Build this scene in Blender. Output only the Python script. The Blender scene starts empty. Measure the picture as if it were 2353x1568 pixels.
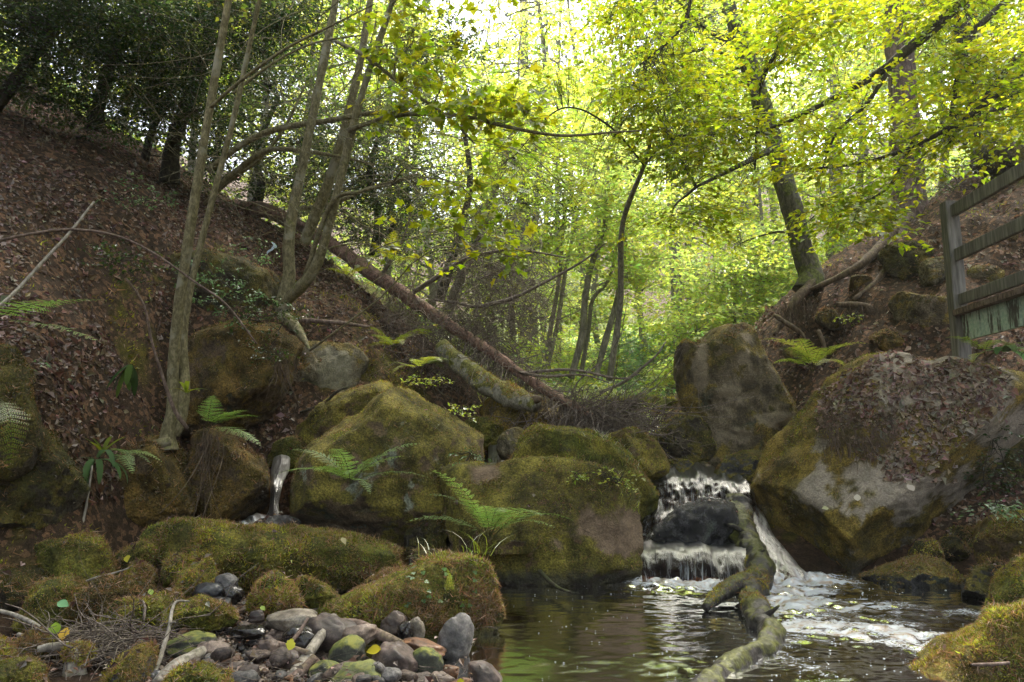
EXPOSURE = 2.5; OV3 = 1000; OVR = 2700; OVL = 2000; HAZE = 0.0008
import bpy, math
import numpy as np
from mathutils import Vector, Matrix
sc = bpy.context.scene
COL = sc.collection
PI = math.pi

# ------------------------------------------------------------------ camera frame (photo pixels of the 2353 x 1568 view)
CAM = np.array([0.0, 0.0, 1.3]); PITCH = math.radians(8.0); FPX = 1680.0
CP, SP = math.cos(PITCH), math.sin(PITCH)
def ray(px, py):
    r = (px - 1176.5) / FPX; u = (784.0 - py) / FPX
    return np.array([r, CP - SP * u, SP + CP * u])
def P(px, py, Y):
    d = ray(px, py); return CAM + d * (Y / d[1])
def mpp(px, py, Y):            # metres per photo pixel at that place
    return (Y / ray(px, py)[1]) / FPX
def W(pts):                    # (px, py, Y, width px) -> centre line and radii
    c = np.array([P(a, b, y) for a, b, y, w in pts]); r = np.array([w * .5 * mpp(a, b, y) for a, b, y, w in pts])
    return c, r

# ------------------------------------------------------------------ noise
def _hash(ix, iy, iz, seed):
    h = (ix.astype(np.uint32) * np.uint32(374761393) + iy.astype(np.uint32) * np.uint32(668265263)
         + iz.astype(np.uint32) * np.uint32(2147483647) + np.uint32((seed * 974711) & 0xffffffff))
    h = (h ^ (h >> np.uint32(13))) * np.uint32(1274126177)
    h = (h ^ (h >> np.uint32(15))) * np.uint32(2246822519)
    h = h ^ (h >> np.uint32(16))
    return h.astype(np.float64) / 4294967295.0 * 2 - 1
def vnoise(p, seed=0):
    p = np.asarray(p, float); i = np.floor(p).astype(np.int64); f = p - i; f = f * f * f * (f * (f * 6 - 15) + 10)
    out = 0
    for dx in (0, 1):
        wx = f[:, 0] if dx else 1 - f[:, 0]
        for dy in (0, 1):
            wy = f[:, 1] if dy else 1 - f[:, 1]
            for dz in (0, 1):
                wz = f[:, 2] if dz else 1 - f[:, 2]
                out = out + wx * wy * wz * _hash(i[:, 0] + dx, i[:, 1] + dy, i[:, 2] + dz, seed)
    return out
def fbm(p, octs=4, seed=0, gain=.5):
    p = np.asarray(p, float); a, s, out = 1., 1., 0
    for o in range(octs):
        out = out + a * vnoise(p * s + 17.3 * o, seed + o); a *= gain; s *= 2.03
    return out
def norm(v):
    return v / np.maximum(np.linalg.norm(v, axis=-1, keepdims=True), 1e-9)
def sstep(a, b, x):
    t = np.clip((x - a) / (b - a), 0, 1); return t * t * (3 - 2 * t)

# ------------------------------------------------------------------ mesh building
ORG = {}
def origin_of(o):
    p = np.zeros(3)
    while o is not None:
        p = p + np.array(o.location); o = o.parent
    return p
def link(name, V, F, mat, parent=None, col=None, smooth=True, extra=None):
    V = np.asarray(V, np.float64)
    Fs = F if isinstance(F, list) else [F]
    Fs = [np.asarray(f, np.int32) for f in Fs if len(f)]
    if parent is not None: org = origin_of(parent)
    else: org = np.array([(V[:, 0].min() + V[:, 0].max()) / 2, (V[:, 1].min() + V[:, 1].max()) / 2, V[:, 2].min()])
    me = bpy.data.meshes.new(name)
    me.vertices.add(len(V)); me.vertices.foreach_set('co', (V - org).astype(np.float32).ravel())
    nl = sum(f.size for f in Fs); npoly = sum(len(f) for f in Fs)
    me.loops.add(nl); me.loops.foreach_set('vertex_index', np.concatenate([f.ravel() for f in Fs]))
    me.polygons.add(npoly)
    tot = np.concatenate([np.full(len(f), f.shape[1], np.int32) for f in Fs])
    st = np.concatenate([[0], np.cumsum(tot)[:-1]]).astype(np.int32)
    me.polygons.foreach_set('loop_start', st)
    try: me.polygons.foreach_set('loop_total', tot)
    except Exception: pass
    me.polygons.foreach_set('use_smooth', np.full(npoly, smooth))
    me.update(calc_edges=True)
    for nm, dat in ([('col', col)] if col is not None else []) + (extra or []):
        dat = np.asarray(dat, np.float32)
        if dat.ndim == 1:
            a = me.attributes.new(nm, 'FLOAT', 'POINT'); a.data.foreach_set('value', dat)
        else:
            if dat.shape[1] == 3: dat = np.concatenate([dat, np.ones((len(dat), 1), np.float32)], 1)
            a = me.attributes.new(nm, 'FLOAT_COLOR', 'POINT'); a.data.foreach_set('color', dat.ravel())
    me.materials.append(mat)
    o = bpy.data.objects.new(name, me); COL.objects.link(o)
    if parent is not None: o.parent = parent
    else: o.location = org
    return o
def tag(o, label=None, cat=None, group=None, kind=None):
    if label: o['label'] = label
    if cat: o['category'] = cat
    if group: o['group'] = group
    if kind: o['kind'] = kind
    return o
def empty(name, loc, label=None, cat=None, group=None):
    o = bpy.data.objects.new(name, None); COL.objects.link(o); o.location = loc
    o.empty_display_size = .2
    return tag(o, label, cat, group)
def cat_mesh(parts):           # [(V,F,col)] -> one V, list of F, col
    V, Fs, C, n = [], {}, [], 0
    for p in parts:
        v, f = p[0], p[1]
        for ff in (f if isinstance(f, list) else [f]):
            if len(ff): Fs.setdefault(ff.shape[1], []).append(np.asarray(ff) + n)
        V.append(v); n += len(v)
        if len(p) > 2 and p[2] is not None: C.append(p[2])
    return np.concatenate(V), [np.concatenate(x) for x in Fs.values()], (np.concatenate(C) if C else None)

def catmull(pts, n, closed=False):
    p = np.asarray(pts, float)
    if closed: q = np.concatenate([p[-1:], p, p[:2]])
    else: q = np.concatenate([2 * p[:1] - p[1:2], p, 2 * p[-1:] - p[-2:-1]])
    m = len(q) - 3; t = np.linspace(0, m, n, endpoint=not closed); i = np.minimum(t.astype(int), m - 1); f = (t - i)[:, None]
    a, b, c, d = q[i], q[i + 1], q[i + 2], q[i + 3]
    return .5 * (2 * b + (c - a) * f + (2 * a - 5 * b + 4 * c - d) * f ** 2 + (3 * b - a - 3 * c + d) * f ** 3)
def tube(c, r, sides=8, n=None, rough=0., seed=0, caps=True, nscale=6.):
    if n is None: n = max(4, len(c) * 5)
    cr = catmull(np.concatenate([c, np.asarray(r)[:, None]], 1), n); c, r = cr[:, :3], np.maximum(cr[:, 3], 1e-4)
    T = norm(np.gradient(c, axis=0)); up = np.array([0, 0, 1.]) if abs(T[0, 2]) < .8 else np.array([0, 1., 0])
    U = norm(np.cross(up, T)); 
    for k in range(1, n):
        u = U[k - 1] - T[k] * np.dot(U[k - 1], T[k]); U[k] = u / np.linalg.norm(u)
    B = np.cross(T, U)
    th = np.linspace(0, 2 * PI, sides, endpoint=False)
    rr = np.repeat(r[:, None], sides, 1)
    ring = c[:, None] + rr[..., None] * (np.cos(th)[None, :, None] * U[:, None] + np.sin(th)[None, :, None] * B[:, None])
    if rough:
        d = fbm(ring.reshape(-1, 3) * nscale, 3, seed).reshape(n, sides)
        ring = c[:, None] + (ring - c[:, None]) * (1 + rough * d[..., None])
    V = ring.reshape(-1, 3)
    i, j = np.meshgrid(np.arange(n - 1), np.arange(sides), indexing='ij'); j2 = (j + 1) % sides
    F = np.stack([i * sides + j, i * sides + j2, (i + 1) * sides + j2, (i + 1) * sides + j], -1).reshape(-1, 4)
    Fs = [F]
    if caps:
        V = np.concatenate([V, c[:1], c[-1:]]); a, b = n * sides, n * sides + 1
        jj = np.arange(sides); k = (jj + 1) % sides
        Fs.append(np.concatenate([np.stack([np.full(sides, a), k, jj], 1), np.stack([np.full(sides, b), (n - 1) * sides + jj, (n - 1) * sides + k], 1)]))
    return V, Fs
def tubes(Pt, R, sides=3):      # many thin twigs at once: Pt (N,K,3), R (N,K)
    N, K, _ = Pt.shape
    T = norm(np.gradient(Pt, axis=1)); ref = np.where(np.abs(T[..., 2:3]) < .9, np.array([0, 0, 1.]), np.array([1., 0, 0]))
    U = norm(np.cross(ref, T)); B = np.cross(T, U)
    th = np.linspace(0, 2 * PI, sides, endpoint=False)
    V = Pt[:, :, None] + R[:, :, None, None] * (np.cos(th)[:, None] * U[:, :, None] + np.sin(th)[:, None] * B[:, :, None])
    n, i, j = np.meshgrid(np.arange(N), np.arange(K - 1), np.arange(sides), indexing='ij'); j2 = (j + 1) % sides
    b = n * K * sides
    F = np.stack([b + i * sides + j, b + i * sides + j2, b + (i + 1) * sides + j2, b + (i + 1) * sides + j], -1).reshape(-1, 4)
    return V.reshape(-1, 3), F
def ribbons(Pt, Wd, side):      # Pt (N,K,3), Wd (N,K) half widths, side (N,3)
    N, K, _ = Pt.shape
    V = np.stack([Pt + side[:, None] * Wd[..., None], Pt - side[:, None] * Wd[..., None]], 2)
    n, i = np.meshgrid(np.arange(N), np.arange(K - 1), indexing='ij'); b = (n * K + i) * 2
    F = np.stack([b, b + 1, b + 3, b + 2], -1).reshape(-1, 4)
    return V.reshape(-1, 3), F
def bezier_twigs(A, D, L, K, rng, bend=.35, sag=0.):   # start A, direction D, length L
    N = len(A); t = np.linspace(0, 1, K)
    q = norm(rng.normal(size=(N, 3))) * bend; q2 = norm(rng.normal(size=(N, 3))) * bend * .5
    p = A[:, None] + (D[:, None] * t[None, :, None] + q[:, None] * (t ** 2)[None, :, None] + q2[:, None] * np.sin(t * 2 * PI)[None, :, None] * .3) * L[:, None, None]
    p[..., 2] -= sag * (t ** 2)[None] * L[:, None]
    return p
def leaf_mesh(B, A, Nn, S, aspect=.6, fold=.14, curl=0.):
    lat = norm(np.cross(Nn, A)); S = S[:, None]
    m = B + A * .42 * S
    v = np.stack([B, m + lat * aspect * .5 * S + Nn * fold * S, B + A * S - Nn * curl * S, m - lat * aspect * .5 * S + Nn * fold * S], 1).reshape(-1, 3)
    k = np.arange(len(B))[:, None] * 4
    F = np.concatenate([k + [0, 1, 2], k + [0, 2, 3]], 1).reshape(-1, 3)
    return v, F
def lobed_mesh(B, A, Nn, S, rng, fold=.12):   # maple-like five lobed leaves
    prof = np.array([[0, 0], [.10, .36], [.30, .25], [.50, .55], [.60, .26], [1., 0], [.60, -.26], [.50, -.55], [.30, -.25], [.10, -.36]])
    lat = norm(np.cross(Nn, A)); S = S[:, None, None]
    zz = np.abs(prof[:, 1]) * fold * 2 - prof[:, 0] ** 2 * .12
    v = B[:, None] + S * (A[:, None] * prof[None, :, :1] + lat[:, None] * prof[None, :, 1:] + Nn[:, None] * zz[None, :, None])
    c = B + S[:, 0] * (A * .42)
    v = np.concatenate([v, c[:, None]], 1).reshape(-1, 3); n = len(prof); k = np.arange(len(B))[:, None] * (n + 1)
    f = np.array([[i, (i + 1) % n, n] for i in range(n)]).ravel()
    return v, (k + f).reshape(-1, 3), n + 1
def perp(D, rng):
    r = norm(rng.normal(size=D.shape)); return norm(np.cross(D, r))
def sample_mesh(V, F, n, rng, wfun=None):
    Fs = F if isinstance(F, list) else [F]
    T = np.concatenate([f if f.shape[1] == 3 else np.concatenate([f[:, :3], f[:, [0, 2, 3]]]) for f in Fs])
    a, b, c = V[T[:, 0]], V[T[:, 1]], V[T[:, 2]]
    N = np.cross(b - a, c - a); ar = np.linalg.norm(N, axis=1); N = N / np.maximum(ar, 1e-12)[:, None]
    w = ar.copy()
    if wfun is not None: w *= np.clip(wfun((a + b + c) / 3, N), 0, None)
    tot = w.sum()
    if tot <= 0: return np.zeros((0, 3)), np.zeros((0, 3))
    k = rng.choice(len(T), size=n, p=w / tot)
    u, v = rng.random(n), rng.random(n); s = u + v > 1; u[s], v[s] = 1 - u[s], 1 - v[s]
    return a[k] + u[:, None] * (b - a)[k] + v[:, None] * (c - a)[k], N[k]

# ------------------------------------------------------------------ materials
class Mat:
    def __init__(s, name):
        s.m = bpy.data.materials.new(name); s.m.use_nodes = True; s.t = s.m.node_tree; s.t.nodes.clear()
        s.out = s.t.nodes.new('ShaderNodeOutputMaterial')
    def n(s, typ, ins=None, **kw):
        x = s.t.nodes.new('ShaderNode' + typ)
        for k, v in kw.items(): setattr(x, k, v)
        for k, v in (ins or {}).items(): s.set(x, k, v)
        return x
    def set(s, x, k, v):
        i = x.inputs[k]
        if hasattr(v, 'is_output') or isinstance(v, bpy.types.NodeSocket): s.t.links.new(v, i)
        elif isinstance(v, bpy.types.Node): s.t.links.new(v.outputs[0], i)
        elif isinstance(v, (tuple, list)) and len(v) == 3 and len(i.default_value) == 4: i.default_value = (*v, 1)
        else: i.default_value = v
    def noise(s, scale, detail=4, vec=None, rough=.55, dist=0.):
        x = s.n('TexNoise', {'Scale': scale, 'Detail': detail, 'Roughness': rough, 'Distortion': dist})
        if vec is not None: s.set(x, 'Vector', vec)
        return x.outputs[0]
    def math(s, op, a, b=0., c=None, clamp=False):
        x = s.n('Math', operation=op, use_clamp=clamp); s.set(x, 0, a); s.set(x, 1, b)
        if c is not None: s.set(x, 2, c)
        return x.outputs[0]
    def ramp(s, v, a, b, lo=0., hi=1.):
        x = s.n('MapRange', {'Value': v, 'From Min': a, 'From Max': b, 'To Min': lo, 'To Max': hi}, interpolation_type='SMOOTHSTEP'); return x.outputs[0]
    def mix(s, f, a, b):
        x = s.n('Mix', data_type='RGBA')
        for i, v in ((0, f), (6, a), (7, b)):
            k = x.inputs[i]
            if isinstance(v, bpy.types.NodeSocket): s.t.links.new(v, k)
            elif isinstance(v, (tuple, list)): k.default_value = (*v[:3], 1)
            else: k.default_value = v
        return x.outputs[2]
    def hsv(s, col, h=.5, sa=1., v=1.):
        return s.n('HueSaturation', {'Hue': h, 'Saturation': sa, 'Value': v, 'Color': col}).outputs[0]
    def end(s, shader, disp=None):
        s.t.links.new(shader.outputs[0] if isinstance(shader, bpy.types.Node) else shader, s.out.inputs[0]); return s.m

def mat_rock(name, stone=(.13, .095, .062), stone2=(.2, .165, .12), moss=(.052, .05, .008), moss2=(.12, .088, .018), cover=.5, nzw=.55, wetz=None, rough=.9, green=(.055, .075, .05), lichen=.0, bumpk=1., spec=.3, bare=(.2, .18, .15)):
    m = Mat(name); co = m.n('TexCoord').outputs['Object']; g = m.n('NewGeometry')
    n1 = m.noise(1.3, 5, co, .6); n2 = m.noise(7., 6, co, .62); n3 = m.noise(55., 4, co, .7); n4 = m.noise(2.6, 4, co, .6, .6)
    nz = m.n('SeparateXYZ', {0: g.outputs['Normal']}).outputs[2]
    pz = m.n('SeparateXYZ', {0: g.outputs['Position']}).outputs[2]
    k = m.math('MULTIPLY_ADD', nz, nzw, m.math('MULTIPLY_ADD', n1, 2.3, m.math('MULTIPLY_ADD', n2, 1.7, cover - 2.25)))
    mask = m.ramp(k, -.08, .14)
    st = m.mix(m.ramp(n2, .38, .66), stone, stone2); st = m.mix(m.ramp(n4, .55, .7, 0, .7), st, green)
    if lichen: st = m.mix(m.ramp(n4, .42, .36, 0, lichen), st, (.2, .25, .2))
    st = m.hsv(st, v=m.ramp(n3, .3, .7, .5, 1.45)); st = m.hsv(st, v=m.ramp(m.noise(3.3, 5, co, .65), .33, .6, .5, 1.25))
    mo = m.mix(m.ramp(n4, .36, .62), moss, moss2); mo = m.hsv(mo, v=m.ramp(n3, .32, .7, .4, 1.7)); mo = m.hsv(mo, v=m.ramp(m.noise(4.1, 5, co, .65), .35, .62, .45, 1.3))
    mo = m.mix(m.ramp(m.noise(31., 3, co), .62, .7, 0, .6), mo, (.17, .09, .035))
    ba = m.n('Attribute', attribute_name='bare').outputs['Fac']; st = m.mix(ba, st, m.hsv(m.mix(m.ramp(n2, .35, .65), bare, tuple(x * 1.5 for x in bare)), v=m.ramp(n3, .3, .7, .7, 1.25))); mask = m.math('MULTIPLY', mask, m.math('SUBTRACT', 1., ba))
    c = m.mix(mask, st, mo); r = rough
    if wetz is not None:
        w = m.ramp(m.math('MULTIPLY_ADD', n2, .16, pz), wetz + .13, wetz + .03)
        c = m.mix(w, c, m.hsv(c, sa=.75, v=.3)); r = m.ramp(w, 0, 1, rough, .28)
    bh = m.math('MULTIPLY_ADD', n3, .35, m.math('MULTIPLY', n2, .8))
    b = m.n('Bump', {'Strength': 1. * bumpk, 'Distance': .06, 'Height': bh})
    return m.end(m.n('BsdfPrincipled', {'Base Color': c, 'Roughness': r, 'Normal': b, 'Specular IOR Level': spec}))
def mat_col(name, rough=.9, spec=.2, gain=1., trans=0., tint=(1, 1, 1), bump=0.):
    m = Mat(name); a = m.n('Attribute', attribute_name='col').outputs[0]
    if trans:
        d = m.n('BsdfDiffuse', {'Color': m.hsv(a, v=gain)}); tr = m.n('BsdfTranslucent', {'Color': m.hsv(a, h=.495, sa=1.08, v=gain * 1.7)})
        x = m.n('MixShader', {0: trans, 1: d, 2: tr}); g = m.n('BsdfGlossy', {'Color': (1, 1, 1, 1), 'Roughness': rough})
        fr = m.n('Fresnel', {'IOR': 1.35}).outputs[0]
        y = m.n('MixShader', {0: m.math('MULTIPLY', fr, spec), 1: x, 2: g}); return m.end(y)
    return m.end(m.n('BsdfPrincipled', {'Base Color': a, 'Roughness': rough, 'Specular IOR Level': spec}))
def mat_bark(name, a, b, moss=(.05, .06, .012), mossk=.3, scale=1., stretch=.22, rough=.9, bump=.6, hi=None, patch=.62):
    m = Mat(name); co = m.n('TexCoord').outputs['Object']; mp = m.n('Mapping', {'Vector': co, 'Scale': (1, 1, stretch)}).outputs[0]
    n1 = m.noise(24 * scale, 5, mp, .65, .4); n2 = m.noise(3., 4, co); n3 = m.noise(60 * scale, 3, mp)
    c = m.mix(m.ramp(n1, .35, .68), a, b); c = m.hsv(c, v=m.ramp(n3, .3, .7, .7, 1.25))
    if hi: c = m.mix(m.ramp(n2, .56, .66, 0, .8), c, hi)
    nz = m.n('SeparateXYZ', {0: m.n('NewGeometry').outputs['Normal']}).outputs[2]
    c = m.mix(m.math('MULTIPLY', m.ramp(m.math('MULTIPLY_ADD', nz, .16, m.noise(5.5, 4, co)), patch, patch + .06), mossk), c, m.hsv(m.mix(m.ramp(n3, .4, .62), moss, tuple(x * 1.9 for x in moss)), v=m.ramp(m.noise(20., 4, co), .3, .7, .5, 1.4)))
    bp = m.n('Bump', {'Strength': bump, 'Distance': .02, 'Height': n1})
    return m.end(m.n('BsdfPrincipled', {'Base Color': c, 'Roughness': rough, 'Normal': bp, 'Specular IOR Level': .25}))
# ================================================================== GROUND
_tp = [P(*q) for q in [
  # left bank ridge and face
  (-250, 60, 10), (0, 215, 10), (150, 285, 10.6), (300, 360, 11.5), (400, 420, 12), (520, 480, 12.6), (620, 520, 13), (730, 590, 13), (870, 690, 12.6), (930, 770, 12),
  (0, 450, 7.9), (-200, 520, 6.8), (0, 700, 6.5), (100, 890, 6.2), (200, 700, 7.5), (300, 550, 8.9), (300, 850, 7.5), (200, 1000, 6.7), (350, 960, 7.8), (330, 1030, 7.9), (480, 550, 10.6),
  (600, 660, 10.4), (780, 690, 11), (850, 790, 10.5), (700, 740, 10), (560, 770, 9.4), (560, 900, 9.2), (900, 830, 10.6), (1000, 900, 10.6), (480, 1060, 8.9),
  # right bank
  (1870, 650, 12), (1770, 780, 11.6), (2000, 600, 11.6), (2100, 510, 12.4), (2353, 340, 12), (2600, 250, 12), (2353, 460, 10.6), (2250, 600, 10), (2100, 690, 10.4), (1950, 770, 10.6), (2353, 720, 9.4),
  (2220, 775, 9.3), (1840, 850, 10.8), (2600, 400, 9.5),
  # valley behind
  (1450, 930, 15), (1320, 950, 14), (1600, 925, 15), (1450, 870, 22), (1120, 870, 14), (1750, 780, 20), (1700, 840, 15), (1250, 850, 22), (1000, 760, 17)]]
_tp += [np.array(q, float) for q in [
  (-.3, 5.0, -.35), (1.5, 5.2, -.5), (2.6, 6.2, -.45), (.6, 6.4, -.5), (2.6, 5.2, -.4), (1.2, 4.0, -.4), (.5, 4.4, -.25), (2.0, 3.0, -.35), (-.2, 3.6, -.02),
  (-.75, 4.35, .0), (-1.3, 4.3, .03), (-2.0, 4.4, .05), (-2.8, 4.6, .07), (-1.1, 5.0, .0), (-1.9, 5.2, .05), (-2.8, 5.6, .14), (-1.2, 3.2, .02), (-2.5, 3.2, .05), (-3.6, 4.8, .22), (-3.8, 5.6, .3),
  (-1.6, 6.4, .0), (-2.6, 6.6, .05), (-3.4, 6.7, .08), (-2.9, 7.5, .05), (-2.2, 7.9, .1), (-.6, 6.2, -.2), (-1.0, 7.5, .1), (.5, 7.6, .1), (1.2, 8.0, .15), (1.9, 8.0, .12), (2.8, 7.3, -.25), (1.6, 9.4, .55), (1.8, 10.6, .75), (.2, 10.0, .6), (-.6, 10, .8), (1.4, 12.5, 1.0),
  (3.6, 8.0, .1), (4.3, 7.2, .0), (5.2, 8.0, .9), (5.0, 6.6, .25), (3.8, 6.0, -.1), (4.4, 5.2, .2), (3.2, 4.2, -.1), (3.4, 3.0, .2), (6.5, 7.4, 1.8), (6, 5, 1.4), (-6, 3, 2.6), (-5.2, 4.6, 1.8), (0, 0, -.1), (-5, 0, 1.5), (5, 0, 1.2), (0, -8, 0), (-10, -6, 5), (10, -6, 5),
  (0, 40, 6.3), (-20, 34, 17), (22, 34, 15), (0, 75, 15), (-45, 55, 32), (48, 55, 32), (-30, 10, 24), (30, 10, 22), (-14, 18, 11.5), (16, 18, 10.5), (-55, 20, 42), (55, 20, 40), (-40, 90, 36), (40, 90, 36), (-30, -8, 20), (30, -8, 20)]]
_tp = np.array(_tp)
def _tpsk(r2): return .5 * r2 * np.log(np.maximum(r2, 1e-12))
def _fit(p, reg=.06):
    n = len(p); xy = p[:, :2]; K = _tpsk(((xy[:, None] - xy[None]) ** 2).sum(-1)) + reg * np.eye(n)
    Q = np.concatenate([np.ones((n, 1)), xy], 1); A = np.zeros((n + 3, n + 3)); A[:n, :n] = K; A[:n, n:] = Q; A[n:, :n] = Q.T
    return np.linalg.solve(A, np.concatenate([p[:, 2], np.zeros(3)]))
_tw = _fit(_tp)
def H0(x, y):
    x = np.atleast_1d(np.asarray(x, float)); y = np.atleast_1d(np.asarray(y, float)); out = np.empty(len(x))
    for s in range(0, len(x), 40000):
        a = np.stack([x[s:s + 40000], y[s:s + 40000]], 1)
        out[s:s + 40000] = _tpsk(((a[:, None] - _tp[None, :, :2]) ** 2).sum(-1)) @ _tw[:-3] + _tw[-3] + a @ _tw[-2:]
    return out
def H(x, y):
    x = np.atleast_1d(np.asarray(x, float)); y = np.atleast_1d(np.asarray(y, float)); z = H0(x, y)
    q = np.stack([x, y, np.zeros(len(x))], 1)
    steep = sstep(.25, 1.2, z)
    rb = sstep(2.5, 3.5, x) * sstep(8.5, 10, y)
    return z + steep * ((.16 + .16 * rb) * fbm(q * (.9), 4, 5) + (.04 + .03 * rb) * fbm(q * 3.6, 4, 9)) + (1 - steep) * .02 * fbm(q * 5, 3, 4)
def Hn(x, y, e=.05):
    x = np.atleast_1d(np.asarray(x, float)); y = np.atleast_1d(np.asarray(y, float))
    return norm(np.stack([-(H(x + e, y) - H(x - e, y)) / (2 * e), -(H(x, y + e) - H(x, y - e)) / (2 * e), np.ones(len(x))], 1))
def axis(lo, a, b, hi, fine, grow=1.12):
    v = list(np.arange(a, b, fine)); s = fine
    while v[-1] < hi: s *= grow; v.append(v[-1] + s)
    s = fine
    while v[0] > lo: s *= grow; v.insert(0, v[0] - s)
    return np.array(v)
_gx = axis(-70, -8, 8, 70, .07); _gy = axis(-8, 3, 14, 110, .07)
_X, _Y = np.meshgrid(_gx, _gy, indexing='xy'); _Z = H(_X.ravel(), _Y.ravel()); _GV = np.stack([_X.ravel(), _Y.ravel(), _Z], 1)
_i, _j = np.meshgrid(np.arange(len(_gy) - 1), np.arange(len(_gx) - 1), indexing='ij'); _w = len(_gx); _b = _i * _w + _j
_GF = np.stack([_b, _b + 1, _b + _w + 1, _b + _w], -1).reshape(-1, 4)
def mossfield(p):               # where the slopes carry moss instead of leaf litter
    return fbm(np.asarray(p) * .55 + 3.1, 3, 71) + .35 * fbm(np.asarray(p) * 2.1, 3, 72)
def mat_ground():
    m = Mat('soil'); a = m.n('Attribute', attribute_name='moss').outputs['Fac']; w = m.n('Attribute', attribute_name='bed').outputs['Fac']; gr = m.n('Attribute', attribute_name='green').outputs['Fac']
    co = m.n('TexCoord').outputs['Object']; n1 = m.noise(9, 5, co, .65); n2 = m.noise(60, 4, co, .7)
    vo = m.n('TexVoronoi', {'Vector': co, 'Scale': 22.}); vc = m.n('SeparateColor', {0: vo.outputs['Color']}).outputs[0]
    soil = m.mix(m.ramp(n1, .3, .7), (.026, .018, .012), (.056, .037, .023)); soil = m.mix(m.ramp(vc, .55, .9), soil, (.13, .075, .045))
    mo = m.mix(m.ramp(n1, .35, .65), (.035, .036, .006), (.085, .07, .012))
    c = m.mix(a, soil, mo); c = m.mix(gr, c, m.mix(m.ramp(n1, .35, .65), (.05, .075, .012), (.12, .14, .02)))
    bed = m.mix(m.ramp(n1, .3, .7), (.018, .012, .008), (.05, .03, .018)); c = m.mix(w, c, bed)  # wet peat bed, darkened further to put shade into the gaps between stones
    c = m.hsv(c, v=m.ramp(n2, .3, .7, .55, 1.4))
    b = m.n('Bump', {'Strength': .8, 'Distance': .05, 'Height': m.math('ADD', n1, m.math('MULTIPLY', n2, .5))})
    return m.end(m.n('BsdfPrincipled', {'Base Color': c, 'Roughness': .95, 'Normal': b, 'Specular IOR Level': .15}))
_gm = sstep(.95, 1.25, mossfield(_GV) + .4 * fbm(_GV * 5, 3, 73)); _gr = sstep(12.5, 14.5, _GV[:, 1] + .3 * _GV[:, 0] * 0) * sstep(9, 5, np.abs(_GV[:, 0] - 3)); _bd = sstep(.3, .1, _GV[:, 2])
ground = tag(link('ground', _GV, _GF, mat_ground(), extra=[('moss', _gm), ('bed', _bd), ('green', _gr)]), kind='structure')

# ================================================================== BOULDERS
MR = {
 'golden': mat_rock('golden_moss_rock', stone=(.10, .068, .036), stone2=(.16, .12, .07), moss=(.075, .066, .011), moss2=(.145, .12, .022), cover=.48, nzw=.42),
 'golden_wet': mat_rock('golden_moss_wet_rock', bare=(.12, .085, .055), stone=(.085, .055, .03), stone2=(.15, .105, .06), moss=(.065, .06, .010), moss2=(.135, .115, .02), cover=.48, nzw=.6, wetz=.12),
 'brown': mat_rock('brown_moss_rock', stone=(.075, .052, .03), stone2=(.13, .092, .055), moss=(.055, .042, .008), moss2=(.12, .078, .02), cover=.5, nzw=.5),
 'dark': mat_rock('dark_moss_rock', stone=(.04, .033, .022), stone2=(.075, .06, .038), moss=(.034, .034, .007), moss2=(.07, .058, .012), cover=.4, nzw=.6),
 'grey': mat_rock('grey_slab_rock', bare=(.125, .115, .08), stone=(.1, .085, .055), stone2=(.19, .165, .115), moss=(.06, .055, .012), moss2=(.12, .09, .025), cover=.02, nzw=.75, green=(.07, .085, .045)),
 'lichen': mat_rock('lichen_rock', stone=(.10, .07, .04), stone2=(.17, .125, .075), moss=(.065, .058, .010), moss2=(.135, .112, .022), cover=.42, nzw=.45, lichen=.55),
 'upright': mat_rock('upright_rock', bare=(.14, .115, .078), stone=(.07, .055, .032), stone2=(.14, .115, .078), moss=(.055, .05, .012), moss2=(.12, .088, .02), cover=.24, nzw=.38),
 'pale': mat_rock('pale_grey_rock', bare=(.2, .172, .135), stone=(.10, .09, .066), stone2=(.2, .185, .145), moss=(.075, .06, .012), moss2=(.17, .12, .025), cover=.62, nzw=.3, green=(.06, .07, .035), wetz=.12),
 'green': mat_rock('green_moss_rock', stone=(.05, .045, .03), stone2=(.09, .08, .05), moss=(.055, .062, .008), moss2=(.115, .1, .016), cover=.78, nzw=.5, wetz=.03),
 'wet': mat_rock('black_wet_rock', stone=(.010, .010, .011), stone2=(.045, .044, .046), moss=(.03, .03, .008), moss2=(.06, .05, .01), cover=-.25, nzw=.4, rough=.2, spec=.7, bumpk=1.6),
 'wetmoss': mat_rock('half_wet_rock', stone=(.035, .034, .036), stone2=(.075, .073, .075), moss=(.065, .06, .010), moss2=(.13, .1, .018), cover=.12, nzw=.85, wetz=.04, rough=.55),
}
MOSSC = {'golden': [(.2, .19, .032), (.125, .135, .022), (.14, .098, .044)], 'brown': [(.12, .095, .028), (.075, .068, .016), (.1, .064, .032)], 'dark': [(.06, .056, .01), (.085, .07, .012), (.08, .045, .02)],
         'green': [(.145, .165, .022), (.23, .215, .032), (.18, .128, .048)], 'grey': [(.1, .08, .02), (.07, .066, .015), (.11, .06, .03)]}
M_MOSS = mat_col('moss_blades', .95, .1, 1.0, .35)
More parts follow.
